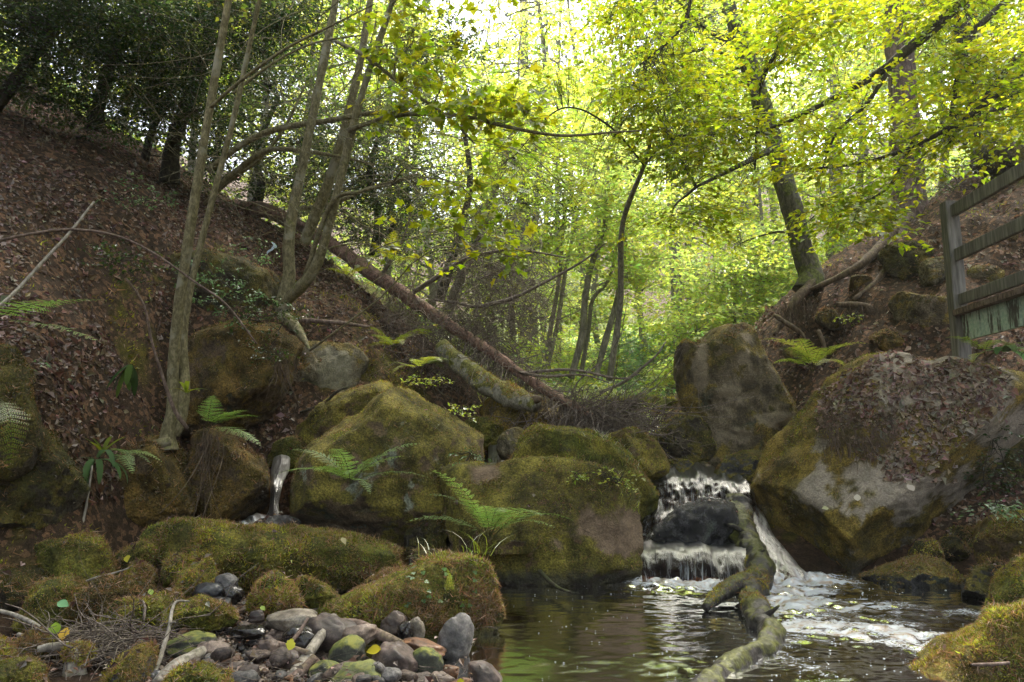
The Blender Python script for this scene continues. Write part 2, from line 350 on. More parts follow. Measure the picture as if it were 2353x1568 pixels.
def moss_blades(P0, N0, rng, L, pal, flecks=.1, fl_len=2.2):
    n = len(P0); d = norm(N0 + rng.normal(size=(n, 3)) * .75 + np.array([0, 0, .15])); l = L * rng.uniform(.5, 1.35, n) * (.55 + 1.0 * np.clip(.5 + .9 * fbm(P0 * 5.5, 3, 37), 0, 1.3))
    s = perp(d, rng); w = l * rng.uniform(.12, .22, n)
    fl = rng.random(n) < flecks
    d[fl] = norm(d[fl] - N0[fl] * (d[fl] * N0[fl]).sum(1, keepdims=True) + N0[fl] * .15); l[fl] *= fl_len; w[fl] *= .7
    a = P0 - N0 * .002; a[fl] += N0[fl] * L * .5
    V = np.stack([a - s * w[:, None], a + s * w[:, None], a + d * l[:, None]], 1).reshape(-1, 3)
    pal = np.array(pal); t = np.clip(.5 + 1.1 * fbm(P0 * 1.7, 4, 33), 0, 1)[:, None]
    c = pal[0] * t + pal[1] * (1 - t); c = c * rng.uniform(.35, 1.6, (n, 1)) * (1 + .55 * fbm(P0 * 7., 3, 36))[:, None] * (1 + .12 * rng.normal(size=(n, 3)) * [1, .6, .5])
    c[fl] = np.array([.24, .135, .07]) * rng.uniform(.4, 1.5, (fl.sum(), 1))
    t2 = (rng.random(n) < .06 + .75 * sstep(.1, .55, fbm(P0 * 2.1 + 40, 3, 35))) & ~fl; c[t2] = pal[2] * rng.uniform(.5, 1.4, (t2.sum(), 1))
    return V, np.arange(n * 3).reshape(-1, 3), np.repeat(np.clip(c, .003, .6), 3, 0)
BLD = {}
def boulder(label, outline, Y, T, mat, pal=None, ctr=None, p=2.5, Tb=None, rough=.07, moss=0, mossL=.018, seed=0, nth=150, nph=76, facets=9, mz=-.1, thr=-.1, name='mossy_boulder', group=None, cat='boulder', lean=0., zmin=-9., bare=()):
    rng = np.random.default_rng(seed + 1000)
    ol = np.array(outline, float); c0 = np.array(ctr if ctr else ol.mean(0), float)
    Cw = P(c0[0], c0[1], Y); f = Cw - CAM; f[2] = 0; f /= np.linalg.norm(f); rt = np.array([f[1], -f[0], 0]); up = np.array([0, 0, 1.])
    def onplane(q):
        d = ray(*q); t = np.dot(Cw - CAM, f) / np.dot(d, f); return CAM + d * t
    q = np.array([onplane(a) for a in ol]) - Cw; ab = catmull(np.stack([q @ rt, q @ up], 1), 480, True)
    th0 = np.arctan2(ab[:, 1], ab[:, 0]); o = np.argsort(th0); r0 = np.linalg.norm(ab, axis=1)[o]; th0 = th0[o]
    th = np.linspace(-PI, PI, nth, endpoint=False); r = np.interp(th, th0, r0, period=2 * PI)
    ph = np.linspace(0, PI, nph); s = np.abs(np.sin(ph)) ** (2 / p); w = np.sign(np.cos(ph)) * np.abs(np.cos(ph)) ** (2 / p); s[0] = s[-1] = 1e-4
    Tb = Tb or T; tt = np.where(w > 0, T, Tb) * w
    A = r[None] * np.cos(th)[None] * s[:, None]; B = r[None] * np.sin(th)[None] * s[:, None]
    V = Cw + A[..., None] * rt + B[..., None] * up - f * (tt[:, None, None]) - f * lean * (-B[..., None])
    V = V.reshape(-1, 3); size = float(np.sqrt(np.mean(r) * T))
    for k in range(facets):        # planed-off faces, like split gritstone
        n = norm(-f * 1.0 + rng.normal(size=3) * .75) if k < facets - 2 else norm(f + rng.normal(size=3) * .5)
        d = (V - Cw) @ n; lim = d.max() * rng.uniform(.68, .88); ex = np.clip(d - lim, 0, None); V = V - n * (ex * .9)[:, None]
    u = norm(V - Cw)
    V = V + u * (size * rough * (1.3 * fbm(V * (.9 / size) + seed * 3.7, 3, seed) + .6 * fbm(V * (3.2 / size) + seed, 4, seed + 3) - .9 * np.clip(.16 - np.abs(fbm(V * (1.5 / size) + 9 + seed, 3, seed + 5)), 0, 1)))[:, None] + u * (.017 * fbm(V * 5.5, 4, seed + 7) + .007 * fbm(V * 20, 3, seed + 8) + (.014 * np.abs(fbm(V * 6.5, 3, seed + 9)) if moss else 0))[:, None]
    i, j = np.meshgrid(np.arange(nph - 1), np.arange(nth), indexing='ij'); j2 = (j + 1) % nth
    F = np.stack([i * nth + j, (i + 1) * nth + j, (i + 1) * nth + j2, i * nth + j2], -1).reshape(-1, 4)
    bv = np.zeros(len(V))
    if bare:
        d = V - CAM; yc = d[:, 1] * CP + d[:, 2] * SP; uc = -d[:, 1] * SP + d[:, 2] * CP; vx = 1176.5 + FPX * d[:, 0] / yc; vy = 784 - FPX * uc / yc; g = .75 * fbm(V * 3.2 + seed, 5, seed + 21, .6); fr = ((V - Cw) @ f) < T * .15
        for bx, by, rx, ry in bare: bv = np.maximum(bv, sstep(1.1, .8, np.hypot((vx - bx) / rx, (vy - by) / ry) + g) * fr)
    ob = tag(link(name, V, F, MR[mat] if isinstance(mat, str) else mat, extra=[('bare', bv)]), label, cat, group)
    BLD[label] = (V, F, ob, Cw, f)
    if moss:
        def wf(c, n):
            g = fbm(c * 2.2 + seed, 3, seed + 11)
            return ((n @ f) < .45) * (c[:, 2] > zmin) * sstep(thr, thr + .5, n[:, 2] + .55 * g) * (.12 + .88 * sstep(-.45, .05, fbm(c * 5.5 + seed, 3, seed + 12)))
        p0, n0 = sample_mesh(V, F, moss, rng, wf)
        if bare and len(p0):
            j = np.array([np.argmin(((V[::3] - x) ** 2).sum(1)) for x in p0]) * 3; kk = rng.random(len(p0)) > bv[j] * 1.2; p0, n0 = p0[kk], n0[kk]
        if len(p0):
            v, ff, c = moss_blades(p0, n0, rng, mossL, MOSSC[pal]); link('moss', v, ff, M_MOSS, ob, c, smooth=False)
    return ob
B = boulder
B('large blocky boulder in midstream with a fern on its face', [(1008, 1080), (1050, 1063), (1120, 1068), (1180, 1058), (1300, 1050), (1420, 1088), (1488, 1145), (1510, 1205), (1506, 1290), (1497, 1345), (1400, 1362), (1250, 1362), (1150, 1340), (1075, 1295), (1032, 1245), (1010, 1160)], 7.6, .75, 'golden_wet', 'golden', (1260, 1200), 2.9, moss=21000, mossL=.014, seed=1, thr=-.25, zmin=.1, rough=.06, bare=[(1400, 1225, 80, 50), (1120, 1080, 40, 25)])
B('rounded green boulder with long grass on top behind the midstream block', [(1150, 1060), (1158, 1010), (1205, 982), (1260, 983), (1330, 990), (1400, 1012), (1460, 1062), (1500, 1120), (1502, 1190), (1400, 1230), (1250, 1210), (1160, 1120)], 8.7, .7, 'green', 'green', (1330, 1090), 2.4, moss=16000, seed=2)
B('smooth olive boulder with lower rim wet, beside the head of the cascade', [(1375, 1020), (1405, 985), (1455, 982), (1500, 1018), (1526, 1062), (1516, 1090), (1450, 1110), (1390, 1080)], 9.15, .5, 'golden', 'golden', (1450, 1040), 2.5, moss=5000, seed=3)
B('massive peaked boulder with golden moss, pale green lichen face and bracken at its foot', [(662, 1150), (668, 1100), (692, 1035), (770, 985), (870, 925), (930, 876), (985, 871), (1030, 908), (1075, 962), (1110, 1012), (1142, 1066), (1120, 1120), (1060, 1180), (1020, 1245), (900, 1262), (730, 1240), (672, 1200)], 8.3, .95, 'lichen', 'golden', (880, 1080), 2.5, moss=20000, mossL=.013, seed=4, rough=.07, thr=.0)
B('golden mossy shoulder of rock lying behind the massive peaked boulder', [(662, 1000), (715, 960), (790, 897), (850, 881), (895, 898), (900, 980), (800, 1040), (690, 1030)], 9.3, .6, 'golden', 'golden', (780, 970), 2.4, moss=9000, seed=5)
B('tall flat faced grey slab boulder leaning against the left bank', [(618, 975), (640, 900), (678, 805), (722, 778), (780, 786), (832, 812), (850, 850), (830, 920), (760, 985), (690, 1010), (635, 1005)], 9.9, .55, 'grey', 'grey', (730, 890), 2.8, bare=[(750, 870, 42, 55)], moss=4500, seed=6, thr=.3, rough=.035)
B('brown overhanging boulder with hanging root curtain on its right corner', [(395, 960), (412, 830), (470, 765), (560, 748), (640, 757), (684, 800), (665, 870), (640, 935), (600, 975), (540, 1000), (450, 1000)], 8.9, .75, 'brown', 'brown', (530, 880), 2.7, moss=12000, seed=7)
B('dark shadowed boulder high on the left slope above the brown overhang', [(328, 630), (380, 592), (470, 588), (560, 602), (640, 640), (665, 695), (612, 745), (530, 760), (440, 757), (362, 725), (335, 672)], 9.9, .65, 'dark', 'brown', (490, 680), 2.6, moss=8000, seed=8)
B('mossy block under the roots of the twin stemmed sapling', [(215, 1190), (222, 1085), (250, 1035), (330, 1012), (400, 1018), (442, 1060), (452, 1115), (445, 1185), (330, 1215), (260, 1215)], 7.3, .6, 'brown', 'brown', (335, 1110), 2.9, moss=9000, seed=9)
B('brown boulder with straw-like hanging roots beside the thin side fall', [(436, 1110), (445, 1005), (500, 983), (556, 998), (592, 1040), (614, 1100), (606, 1165), (575, 1205), (480, 1215), (446, 1180)], 7.9, .6, 'brown', 'brown', (535, 1100), 2.6, moss=9000, seed=10)
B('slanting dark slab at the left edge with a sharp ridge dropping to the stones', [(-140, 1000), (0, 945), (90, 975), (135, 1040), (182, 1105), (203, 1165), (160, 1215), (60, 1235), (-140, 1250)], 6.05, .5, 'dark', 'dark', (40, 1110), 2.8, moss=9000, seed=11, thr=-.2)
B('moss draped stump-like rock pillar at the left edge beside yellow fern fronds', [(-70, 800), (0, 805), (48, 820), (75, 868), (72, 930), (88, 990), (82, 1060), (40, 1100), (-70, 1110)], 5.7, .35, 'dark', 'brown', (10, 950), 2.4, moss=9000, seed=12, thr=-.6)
B('long low boulder like a log, wholly covered in thick green moss', [(325, 1250), (345, 1212), (400, 1197), (500, 1198), (600, 1205), (700, 1212), (800, 1225), (920, 1258), (990, 1288), (995, 1330), (930, 1362), (800, 1375), (600, 1375), (480, 1360), (400, 1320), (340, 1290)], 6.6, .45, 'green', 'green', (640, 1290), 2.6, moss=42000, mossL=.022, seed=13, thr=-.7, zmin=.03)
B('near boulder rising to a rounded mossy head beside the dark pool', [(660, 1440), (720, 1398), (800, 1370), (900, 1330), (1000, 1290), (1070, 1279), (1122, 1298), (1150, 1345), (1152, 1400), (1134, 1450), (1136, 1490), (1060, 1500), (900, 1490), (750, 1480)], 5.35, .34, 'green', 'green', (1000, 1400), 2.5, moss=42000, mossL=.02, seed=14, thr=-.6, zmin=.06)
B('squat mossy boulder with a bare grey patch and red litter on top', [(62, 1300), (80, 1256), (130, 1238), (220, 1238), (262, 1290), (258, 1328), (170, 1348), (100, 1332)], 5.95, .32, 'green', 'green', (160, 1292), 2.6, moss=13000, seed=15, thr=-.4)
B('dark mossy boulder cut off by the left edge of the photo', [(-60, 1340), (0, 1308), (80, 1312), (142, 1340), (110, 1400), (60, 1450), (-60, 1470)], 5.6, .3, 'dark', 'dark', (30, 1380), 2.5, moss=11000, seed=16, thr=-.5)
B('sloping mossy boulder with a round green leaf on it', [(38, 1450), (60, 1400), (85, 1360), (150, 1340), (215, 1362), (235, 1405), (170, 1455), (80, 1480)], 5.25, .28, 'green', 'green', (140, 1410), 2.5, moss=12000, seed=17, thr=-.3)
B('long brownish mossy boulder between the leaf bearing one and the bright green hummock', [(150, 1425), (195, 1360), (280, 1334), (345, 1348), (345, 1390), (250, 1430), (190, 1445)], 5.3, .25, 'brown', 'brown', (250, 1385), 2.5, moss=12000, seed=18, thr=-.5)
B('bright green moss hummock behind the twig heap', [(235, 1430), (265, 1385), (350, 1364), (405, 1374), (445, 1405), (438, 1445), (350, 1465), (265, 1455)], 4.95, .25, 'green', 'green', (340, 1415), 2.6, moss=14000, mossL=.02, seed=19, thr=-.6)
B('wedge shaped mossy stone pointing towards the brown puddle', [(412, 1430), (425, 1387), (478, 1378), (545, 1416), (535, 1434), (500, 1442), (440, 1455)], 4.95, .2, 'green', 'green', (465, 1415), 2.5, moss=8000, seed=20, thr=-.3, name='mossy_stone', cat='stone')
B('moss cone standing alone in front of the long mossy boulder', [(576, 1375), (600, 1337), (636, 1324), (668, 1345), (692, 1388), (675, 1420), (620, 1425), (588, 1405)], 5.4, .22, 'green', 'green', (635, 1378), 2.4, moss=11000, mossL=.02, seed=21, thr=-.6, name='mossy_stone', cat='stone')
B('small mossy stone with a tail just right of the moss cone', [(672, 1355), (698, 1330), (732, 1343), (772, 1372), (740, 1388), (690, 1382)], 5.55, .14, 'green', 'green', (715, 1358), 2.4, moss=5000, seed=22, thr=-.2, name='mossy_stone', cat='stone')
B('rounded moss dome below the squat boulder, left of two smaller domes', [(277, 1335), (298, 1297), (330, 1293), (357, 1330), (340, 1355), (290, 1355)], 5.8, .17, 'green', 'green', (317, 1327), 2.3, moss=5500, seed=23, thr=-.6, name='mossy_stone', cat='stone')
B('small mossy dome squeezed between the rounded dome and the peaked one', [(372, 1320), (388, 1286), (420, 1283), (445, 1310), (425, 1345), (385, 1345)], 5.9, .15, 'green', 'green', (405, 1315), 2.3, moss=4500, seed=24, thr=-.6, name='mossy_stone', cat='stone')
B('leaning peaked moss stone strewn with orange needles beside dark cobbles', [(392, 1355), (430, 1308), (472, 1289), (492, 1310), (496, 1345), (450, 1372), (405, 1375)], 5.6, .18, 'green', 'green', (450, 1335), 2.4, moss=7000, seed=25, thr=-.5, name='mossy_stone', cat='stone')
B('moss lump tucked against the left end of the long mossy boulder', [(270, 1290), (298, 1256), (350, 1249), (374, 1285), (356, 1322), (300, 1325)], 6.25, .2, 'green', 'green', (322, 1287), 2.4, moss=6000, seed=26, thr=-.6, name='mossy_stone', cat='stone')
B('mossy stone at the left foot of the driftwood stump', [(40, 1500), (60, 1462), (110, 1452), (135, 1480), (120, 1520), (60, 1530)], 4.45, .15, 'green', 'green', (88, 1490), 2.4, moss=6000, seed=27, thr=-.5, name='mossy_stone', cat='stone')
B('mossy stone in the bottom left corner', [(-40, 1590), (-20, 1545), (40, 1520), (90, 1525), (115, 1565), (80, 1620), (-30, 1630)], 4.0, .2, 'green', 'green', (35, 1575), 2.4, moss=8000, seed=28, thr=-.5, name='mossy_stone', cat='stone')
B('mossy stone half out of the picture above the bottom left corner', [(-40, 1530), (-20, 1485), (15, 1480), (45, 1515), (30, 1550), (-30, 1560)], 4.3, .16, 'green', 'green', (0, 1518), 2.4, moss=5000, seed=29, thr=-.5, name='mossy_stone', cat='stone')
B('grey green cobble with thin moss cap standing by the bent pale stick', [(240, 1565), (262, 1525), (305, 1490), (340, 1488), (358, 1525), (345, 1580), (300, 1615), (245, 1610)], 4.15, .17, 'wetmoss', 'green', (300, 1550), 2.6, moss=6000, seed=30, thr=.15, name='mossy_stone', cat='stone')
B('low mossy stone at the bottom edge below the pink cobbles', [(370, 1590), (415, 1550), (480, 1540), (540, 1570), (560, 1610), (470, 1640), (380, 1630)], 3.95, .17, 'green', 'green', (465, 1590), 2.5, moss=6000, seed=31, thr=-.1, name='mossy_stone', cat='stone')
B('upright pointed boulder with lichen streaks standing over the stream', [(1560, 880), (1570, 810), (1586, 790), (1602, 800), (1640, 770), (1690, 751), (1722, 755), (1760, 800), (1802, 850), (1842, 900), (1842, 945), (1800, 1005), (1760, 1040), (1690, 1075), (1630, 1090), (1600, 1045), (1578, 965)], 10.2, .8, 'upright', 'grey', (1700, 920), 2.8, moss=9000, seed=32, thr=.2, rough=.06, bare=[(1678, 900, 28, 42), (1718, 820, 22, 50), (1765, 960, 45, 20), (1612, 850, 16, 40), (1700, 990, 50, 18)])
B('low mossy boulder wedged behind the left foot of the upright pointed boulder', [(1495, 1020), (1540, 968), (1590, 950), (1640, 990), (1640, 1080), (1560, 1090), (1500, 1060)], 10.1, .5, 'dark', 'green', (1570, 1030), 2.5, moss=4000, seed=33)
B('huge sloping boulder on the right bank with bare pale stone and drifts of fallen leaves', [(1722, 1150), (1745, 1050), (1800, 985), (1870, 915), (1915, 862), (1980, 815), (2080, 785), (2200, 775), (2320, 815), (2400, 880), (2400, 960), (2330, 1050), (2240, 1130), (2130, 1215), (2095, 1260), (2070, 1320), (1950, 1335), (1830, 1300), (1765, 1230)], 8.6, 1.15, 'pale', 'golden', (2010, 1090), 2.6, moss=26000, seed=34, thr=-.25, nth=220, nph=110, rough=.055, lean=.35, bare=[(1960, 1090, 120, 60), (2075, 1140, 110, 45), (2200, 900, 100, 70), (2130, 840, 130, 60), (2060, 930, 90, 50), (2275, 990, 70, 90), (2180, 1150, 90, 40)])
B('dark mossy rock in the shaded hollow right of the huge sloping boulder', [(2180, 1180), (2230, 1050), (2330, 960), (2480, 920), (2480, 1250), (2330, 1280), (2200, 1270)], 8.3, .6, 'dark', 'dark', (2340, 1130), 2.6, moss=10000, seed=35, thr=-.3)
B('flat topped mossy block on the right edge above the wet boulder', [(2238, 1225), (2260, 1200), (2300, 1185), (2380, 1168), (2470, 1190), (2470, 1290), (2330, 1310), (2255, 1300)], 6.8, .4, 'brown', 'green', (2350, 1240), 3, moss=9000, seed=36, thr=.0)
B('whale backed boulder in the pool, bluish wet on the left and mossy on the right', [(1945, 1345), (1980, 1325), (2040, 1300), (2110, 1280), (2175, 1287), (2222, 1330), (2215, 1370), (2110, 1385), (2000, 1375)], 7.2, .38, 'wetmoss', 'green', (2100, 1335), 2.4, moss=7000, seed=37, thr=.1)
B('small stone with red litter on top, just right of the whale backed boulder', [(2215, 1345), (2245, 1306), (2305, 1294), (2345, 1320), (2345, 1400), (2260, 1405), (2225, 1385)], 6.5, .3, 'wetmoss', 'brown', (2285, 1350), 2.6, moss=5000, seed=38, thr=.2)
B('thickly mossed boulder cut by the right edge above the foreground ledge', [(2262, 1380), (2275, 1330), (2320, 1292), (2380, 1275), (2460, 1290), (2460, 1440), (2340, 1450), (2280, 1430)], 5.9, .35, 'green', 'green', (2360, 1360), 2.5, moss=14000, seed=39, thr=-.6)
B('broad foreground ledge of orange flecked moss in the bottom right corner', [(1950, 1600), (2000, 1555), (2080, 1522), (2180, 1480), (2245, 1450), (2270, 1415), (2330, 1400), (2460, 1380), (2500, 1500), (2480, 1720), (2150, 1760), (1960, 1700)], 4.5, .5, 'golden', 'green', (2260, 1590), 2.7, moss=30000, mossL=.017, seed=40, thr=-.3)
B('mossy capped wet stone at the foot of the upright pointed boulder', [(1640, 1090), (1665, 1055), (1710, 1040), (1755, 1046), (1762, 1070), (1735, 1102), (1680, 1112), (1648, 1105)], 9.4, .3, 'wetmoss', 'green', (1700, 1085), 2.5, moss=4000, seed=41, thr=.2)
B('little moss capped stone parting the upper stream', [(1505, 1088), (1535, 1062), (1575, 1060), (1598, 1080), (1580, 1096), (1525, 1098)], 9.7, .22, 'wetmoss', 'green', (1550, 1085), 2.4, moss=2500, seed=42, thr=.2, name='mossy_stone', cat='stone')
B('grey cobble behind the little moss capped stone of the upper stream', [(1585, 1085), (1600, 1064), (1630, 1066), (1640, 1085), (1620, 1098), (1590, 1098)], 9.7, .15, 'grey', None, (1612, 1085), 2.4, seed=43, name='stone', cat='stone', nth=60, nph=40)
B('black wet rock with water sheeting past it in the middle of the cascade', [(1500, 1222), (1535, 1185), (1585, 1156), (1625, 1146), (1670, 1158), (1695, 1185), (1702, 1235), (1680, 1262), (1520, 1262)], 8.25, .42, 'wet', None, (1605, 1205), 2.5, seed=44, name='wet_rock', rough=.11)
B('dark overhanging rock under the conifer on the right bank', [(2022, 585), (2060, 560), (2120, 560), (2145, 590), (2120, 640), (2080, 662), (2040, 630)], 10.9, .4, 'dark', 'brown', (2080, 605), 2.7, moss=2500, seed=45)
B('greenish block set into the right bank left of the footbridge post', [(2045, 700), (2080, 672), (2150, 668), (2195, 690), (2200, 750), (2130, 790), (2070, 770)], 9.9, .4, 'upright', 'brown', (2120, 725), 2.8, moss=3500, seed=46)
B('small rounded rock above the greenish block on the right bank', [(2105, 625), (2130, 598), (2180, 596), (2195, 630), (2160, 660), (2115, 655)], 10.3, .3, 'grey', 'brown', (2150, 628), 2.6, moss=1500, seed=47)
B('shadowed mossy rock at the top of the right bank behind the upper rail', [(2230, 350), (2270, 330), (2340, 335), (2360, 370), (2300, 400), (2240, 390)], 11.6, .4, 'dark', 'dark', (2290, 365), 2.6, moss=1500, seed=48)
B('pale flat topped boulder behind the mossy log', [(1105, 945), (1130, 912), (1190, 905), (1290, 920), (1330, 960), (1290, 1010), (1150, 1010)], 10.6, .5, 'pale', 'green', (1215, 960), 2.9, moss=2500, seed=49, thr=.3)
B('small mossy rock between the peaked boulder and the pale flat topped one', [(1060, 985), (1090, 960), (1140, 962), (1165, 1000), (1130, 1030), (1070, 1025)], 9.9, .3, 'green', 'green', (1110, 995), 2.4, moss=3000, seed=50)
B('grey stone at the edge of the little back rill', [(1145, 1010), (1165, 988), (1195, 985), (1205, 1010), (1185, 1050), (1150, 1050)], 9.2, .2, 'grey', None, (1172, 1015), 2.4, seed=51, name='stone', cat='stone', nth=70, nph=40)
B('mossy wedge in the dark gap left of the side fall', [(615, 1060), (640, 1015), (680, 1008), (705, 1040), (690, 1070), (640, 1085)], 8.9, .25, 'green', 'brown', (660, 1045), 2.5, moss=3000, seed=52)
B('dark wet stone under the foam of the side fall', [(580, 1215), (605, 1190), (645, 1186), (690, 1197), (700, 1225), (640, 1245), (590, 1240)], 7.25, .2, 'wet', None, (630, 1212), 2.5, seed=53, name='wet_rock')
B('small dark mossy rock by the foot of the midstream block', [(930, 1240), (960, 1200), (1000, 1180), (1035, 1200), (1030, 1250), (980, 1265)], 7.9, .25, 'dark', 'dark', (985, 1225), 2.5, moss=3000, seed=54)
B('low mossy ridge between the long boulder and the near rounded head', [(840, 1350), (870, 1325), (920, 1315), (960, 1325), (950, 1360), (880, 1375)], 5.75, .15, 'green', 'green', (900, 1345), 2.4, moss=5000, seed=55, thr=-.4, name='mossy_stone', cat='stone')
B('grey wet rock forming the right tail of the long mossy boulder', [(930, 1300), (950, 1265), (1000, 1268), (1030, 1290), (1020, 1330), (960, 1345)], 6.5, .22, 'wetmoss', 'brown', (980, 1300), 2.5, moss=1500, seed=56, thr=.4, name='wet_rock')
for k, (px, py, w, lab) in enumerate([(2130, 1275, 40, 'mossy stone low in the right hollow nearest the huge boulder'), (2180, 1268, 50, 'mossy stone in the middle of the right hollow row'), (2230, 1262, 45, 'mossy stone touching the flat topped block in the right hollow'), (2205, 1240, 42, 'smaller mossy stone behind the right hollow row')]):
    B(lab, [(px + w * math.cos(a) * (.9 + .1 * math.sin(3 * a + k)), py + .75 * w * math.sin(a)) for a in np.linspace(0, 2 * PI, 10, endpoint=False)], 7.5 + .1 * k, .2, 'dark', 'green', (px, py), 2.3, moss=3000, seed=57 + k, thr=-.3, name='mossy_stone', cat='stone', nth=70, nph=40)
for k, (px, py, w, Y, lab) in enumerate([(1905, 735, 34, 10.9, 'mossy rock jutting from the right bank below the beech roots'), (1985, 660, 40, 11.1, 'dark rock showing through the leaves midway along the right bank'), (1830, 810, 36, 10.7, 'rough rock at the foot of the right bank behind the fern clump'), (2040, 790, 48, 9.9, 'low mossy rock under the greenish block on the right bank'), (2270, 640, 50, 9.9, 'mossy rock behind the middle rail of the footbridge'), (2310, 560, 46, 10.3, 'shaded rock seen between the upper two rails of the footbridge')]):
    B(lab, [(px + w * math.cos(a) * (.9 + .16 * math.sin(3 * a + k)), py + .62 * w * math.sin(a + .2)) for a in np.linspace(0, 2 * PI, 10, endpoint=False)], Y, .32, 'brown' if k % 2 else 'upright', 'brown', (px, py), 2.7, moss=1800, mossL=.022, seed=170 + k, nth=80, nph=44)
for k, (px, py, w, Y, lab) in enumerate([(1420, 945, 50, 14.2, 'grass grown stone on the left of the far glade'), (1480, 940, 55, 13.8, 'yellow mossed stone in the middle of the far glade'), (1545, 945, 50, 13.2, 'mossy stone in the far glade beside the upright pointed boulder'), (1590, 960, 40, 12.6, 'dark stone behind the low wedged boulder')]):
    B(lab, [(px + w * math.cos(a) * (.9 + .1 * math.sin(2 * a + k)), py + .6 * w * math.sin(a)) for a in np.linspace(0, 2 * PI, 10, endpoint=False)], Y, .35, 'green', 'green', (px, py), 2.3, moss=1500, mossL=.03, seed=67 + k, name='mossy_stone', cat='stone', nth=70, nph=40)

# ================================================================== COBBLES on the gravel bar
def mat_cobble(name, a, b, rough=.6, moss=0.):
    m = Mat(name); co = m.n('TexCoord').outputs['Object']; n1 = m.noise(9, 5, co, .6); n2 = m.noise(90, 3, co); n3 = m.noise(26, 4, co)
    inf = m.n('ObjectInfo').outputs['Random']
    c = m.mix(m.ramp(n1, .33, .66), a, b); c = m.hsv(c, v=m.ramp(n2, .3, .7, .7, 1.25)); c = m.hsv(c, v=m.ramp(inf, 0, 1, .4, .8)); c = m.hsv(c, v=m.ramp(m.noise(4.5, 5, co, .7), .35, .62, .5, 1.2))
    c = m.mix(m.ramp(n3, .62, .72, 0, .55), c, (.03, .022, .018))
    if moss:
        nz = m.n('SeparateXYZ', {0: m.n('NewGeometry').outputs['Normal']}).outputs[2]
        c = m.mix(m.ramp(m.math('MULTIPLY_ADD', nz, .3, n1), .55, .7, 0, moss), c, m.mix(m.ramp(n3, .4, .6), (.06, .075, .012), (.15, .15, .03)))
    bp = m.n('Bump', {'Strength': .35, 'Distance': .01, 'Height': m.math('ADD', n3, m.math('MULTIPLY', n2, .4))})
    return m.end(m.n('BsdfPrincipled', {'Base Color': c, 'Roughness': m.ramp(n3, .3, .7, rough - .12, rough + .12), 'Normal': bp, 'Specular IOR Level': .4}))
MC = {'grey': mat_cobble('grey_cobble', (.08, .075, .075), (.16, .148, .142)), 'blue': mat_cobble('blue_grey_cobble', (.028, .03, .038), (.06, .062, .072), .4), 'pink': mat_cobble('pinkish_cobble', (.17, .12, .095), (.29, .22, .18)),
      'brown': mat_cobble('brown_cobble', (.075, .048, .036), (.15, .105, .08)), 'rust': mat_cobble('rust_cobble', (.10, .045, .02), (.19, .09, .04)), 'tan': mat_cobble('tan_cobble', (.17, .14, .105), (.3, .26, .21)),
      'dark': mat_cobble('dark_wet_cobble', (.014, .012, .012), (.04, .034, .03), .25), 'purple': mat_cobble('purple_brown_cobble', (.06, .042, .036), (.125, .09, .076)), 'moss': mat_cobble('mossed_cobble', (.05, .055, .04), (.1, .1, .075), .8, .95), 'algae': mat_cobble('pale_green_cobble', (.14, .16, .08), (.21, .23, .11), .8, .7)}
_sph = None
def cobble_shape(rng, p=2.3, nth=34, nph=20, amp=.2):
    th = np.linspace(0, 2 * PI, nth, endpoint=False); ph = np.linspace(0, PI, nph); e = 2 / p
    s = np.sin(ph) ** e; w = np.sign(np.cos(ph)) * np.abs(np.cos(ph)) ** e; s[0] = s[-1] = 1e-3
    cx = np.sign(np.cos(th)) * np.abs(np.cos(th)) ** e; sx = np.sign(np.sin(th)) * np.abs(np.sin(th)) ** e
    V = np.stack([s[:, None] * cx[None], s[:, None] * sx[None], np.repeat(w[:, None], nth, 1)], -1).reshape(-1, 3)
    V = V * (1 + amp * fbm(V * 1.1 + rng.random(3) * 50, 3, int(rng.integers(999))))[:, None]
    for _ in range(4):
        n = norm(rng.normal(size=3)); d = V @ n; V = V - n * (np.clip(d - d.max() * rng.uniform(.72, .92), 0, None) * .85)[:, None]
    V[:, 0] *= 1 + .25 * V[:, 1] * rng.uniform(-1, 1); V[:, 2] *= 1 + .2 * V[:, 0] * rng.uniform(-1, 1)
    i, j = np.meshgrid(np.arange(nph - 1), np.arange(nth), indexing='ij'); j2 = (j + 1) % nth
    return V, np.stack([i * nth + j, (i + 1) * nth + j, (i + 1) * nth + j2, i * nth + j2], -1).reshape(-1, 4)
def cobble(label, px, py, w, h, Y, mat, rot=0., seed=0, dep=.75, p=2.4):
    rng = np.random.default_rng(seed + 400); V, F = cobble_shape(rng, p, 56, 34)
    k = mpp(px, py, Y); c = P(px, py, Y); V = V * np.array([w * .5 * k, max(w, h) * .5 * k * dep, h * .5 * k])
    ca, sa = math.cos(rot), math.sin(rot); V = V @ np.array([[ca, 0, -sa], [0, 1, 0], [sa, 0, ca]]).T
    return tag(link('cobble', V + c, F, MC[mat]), label, 'cobble')
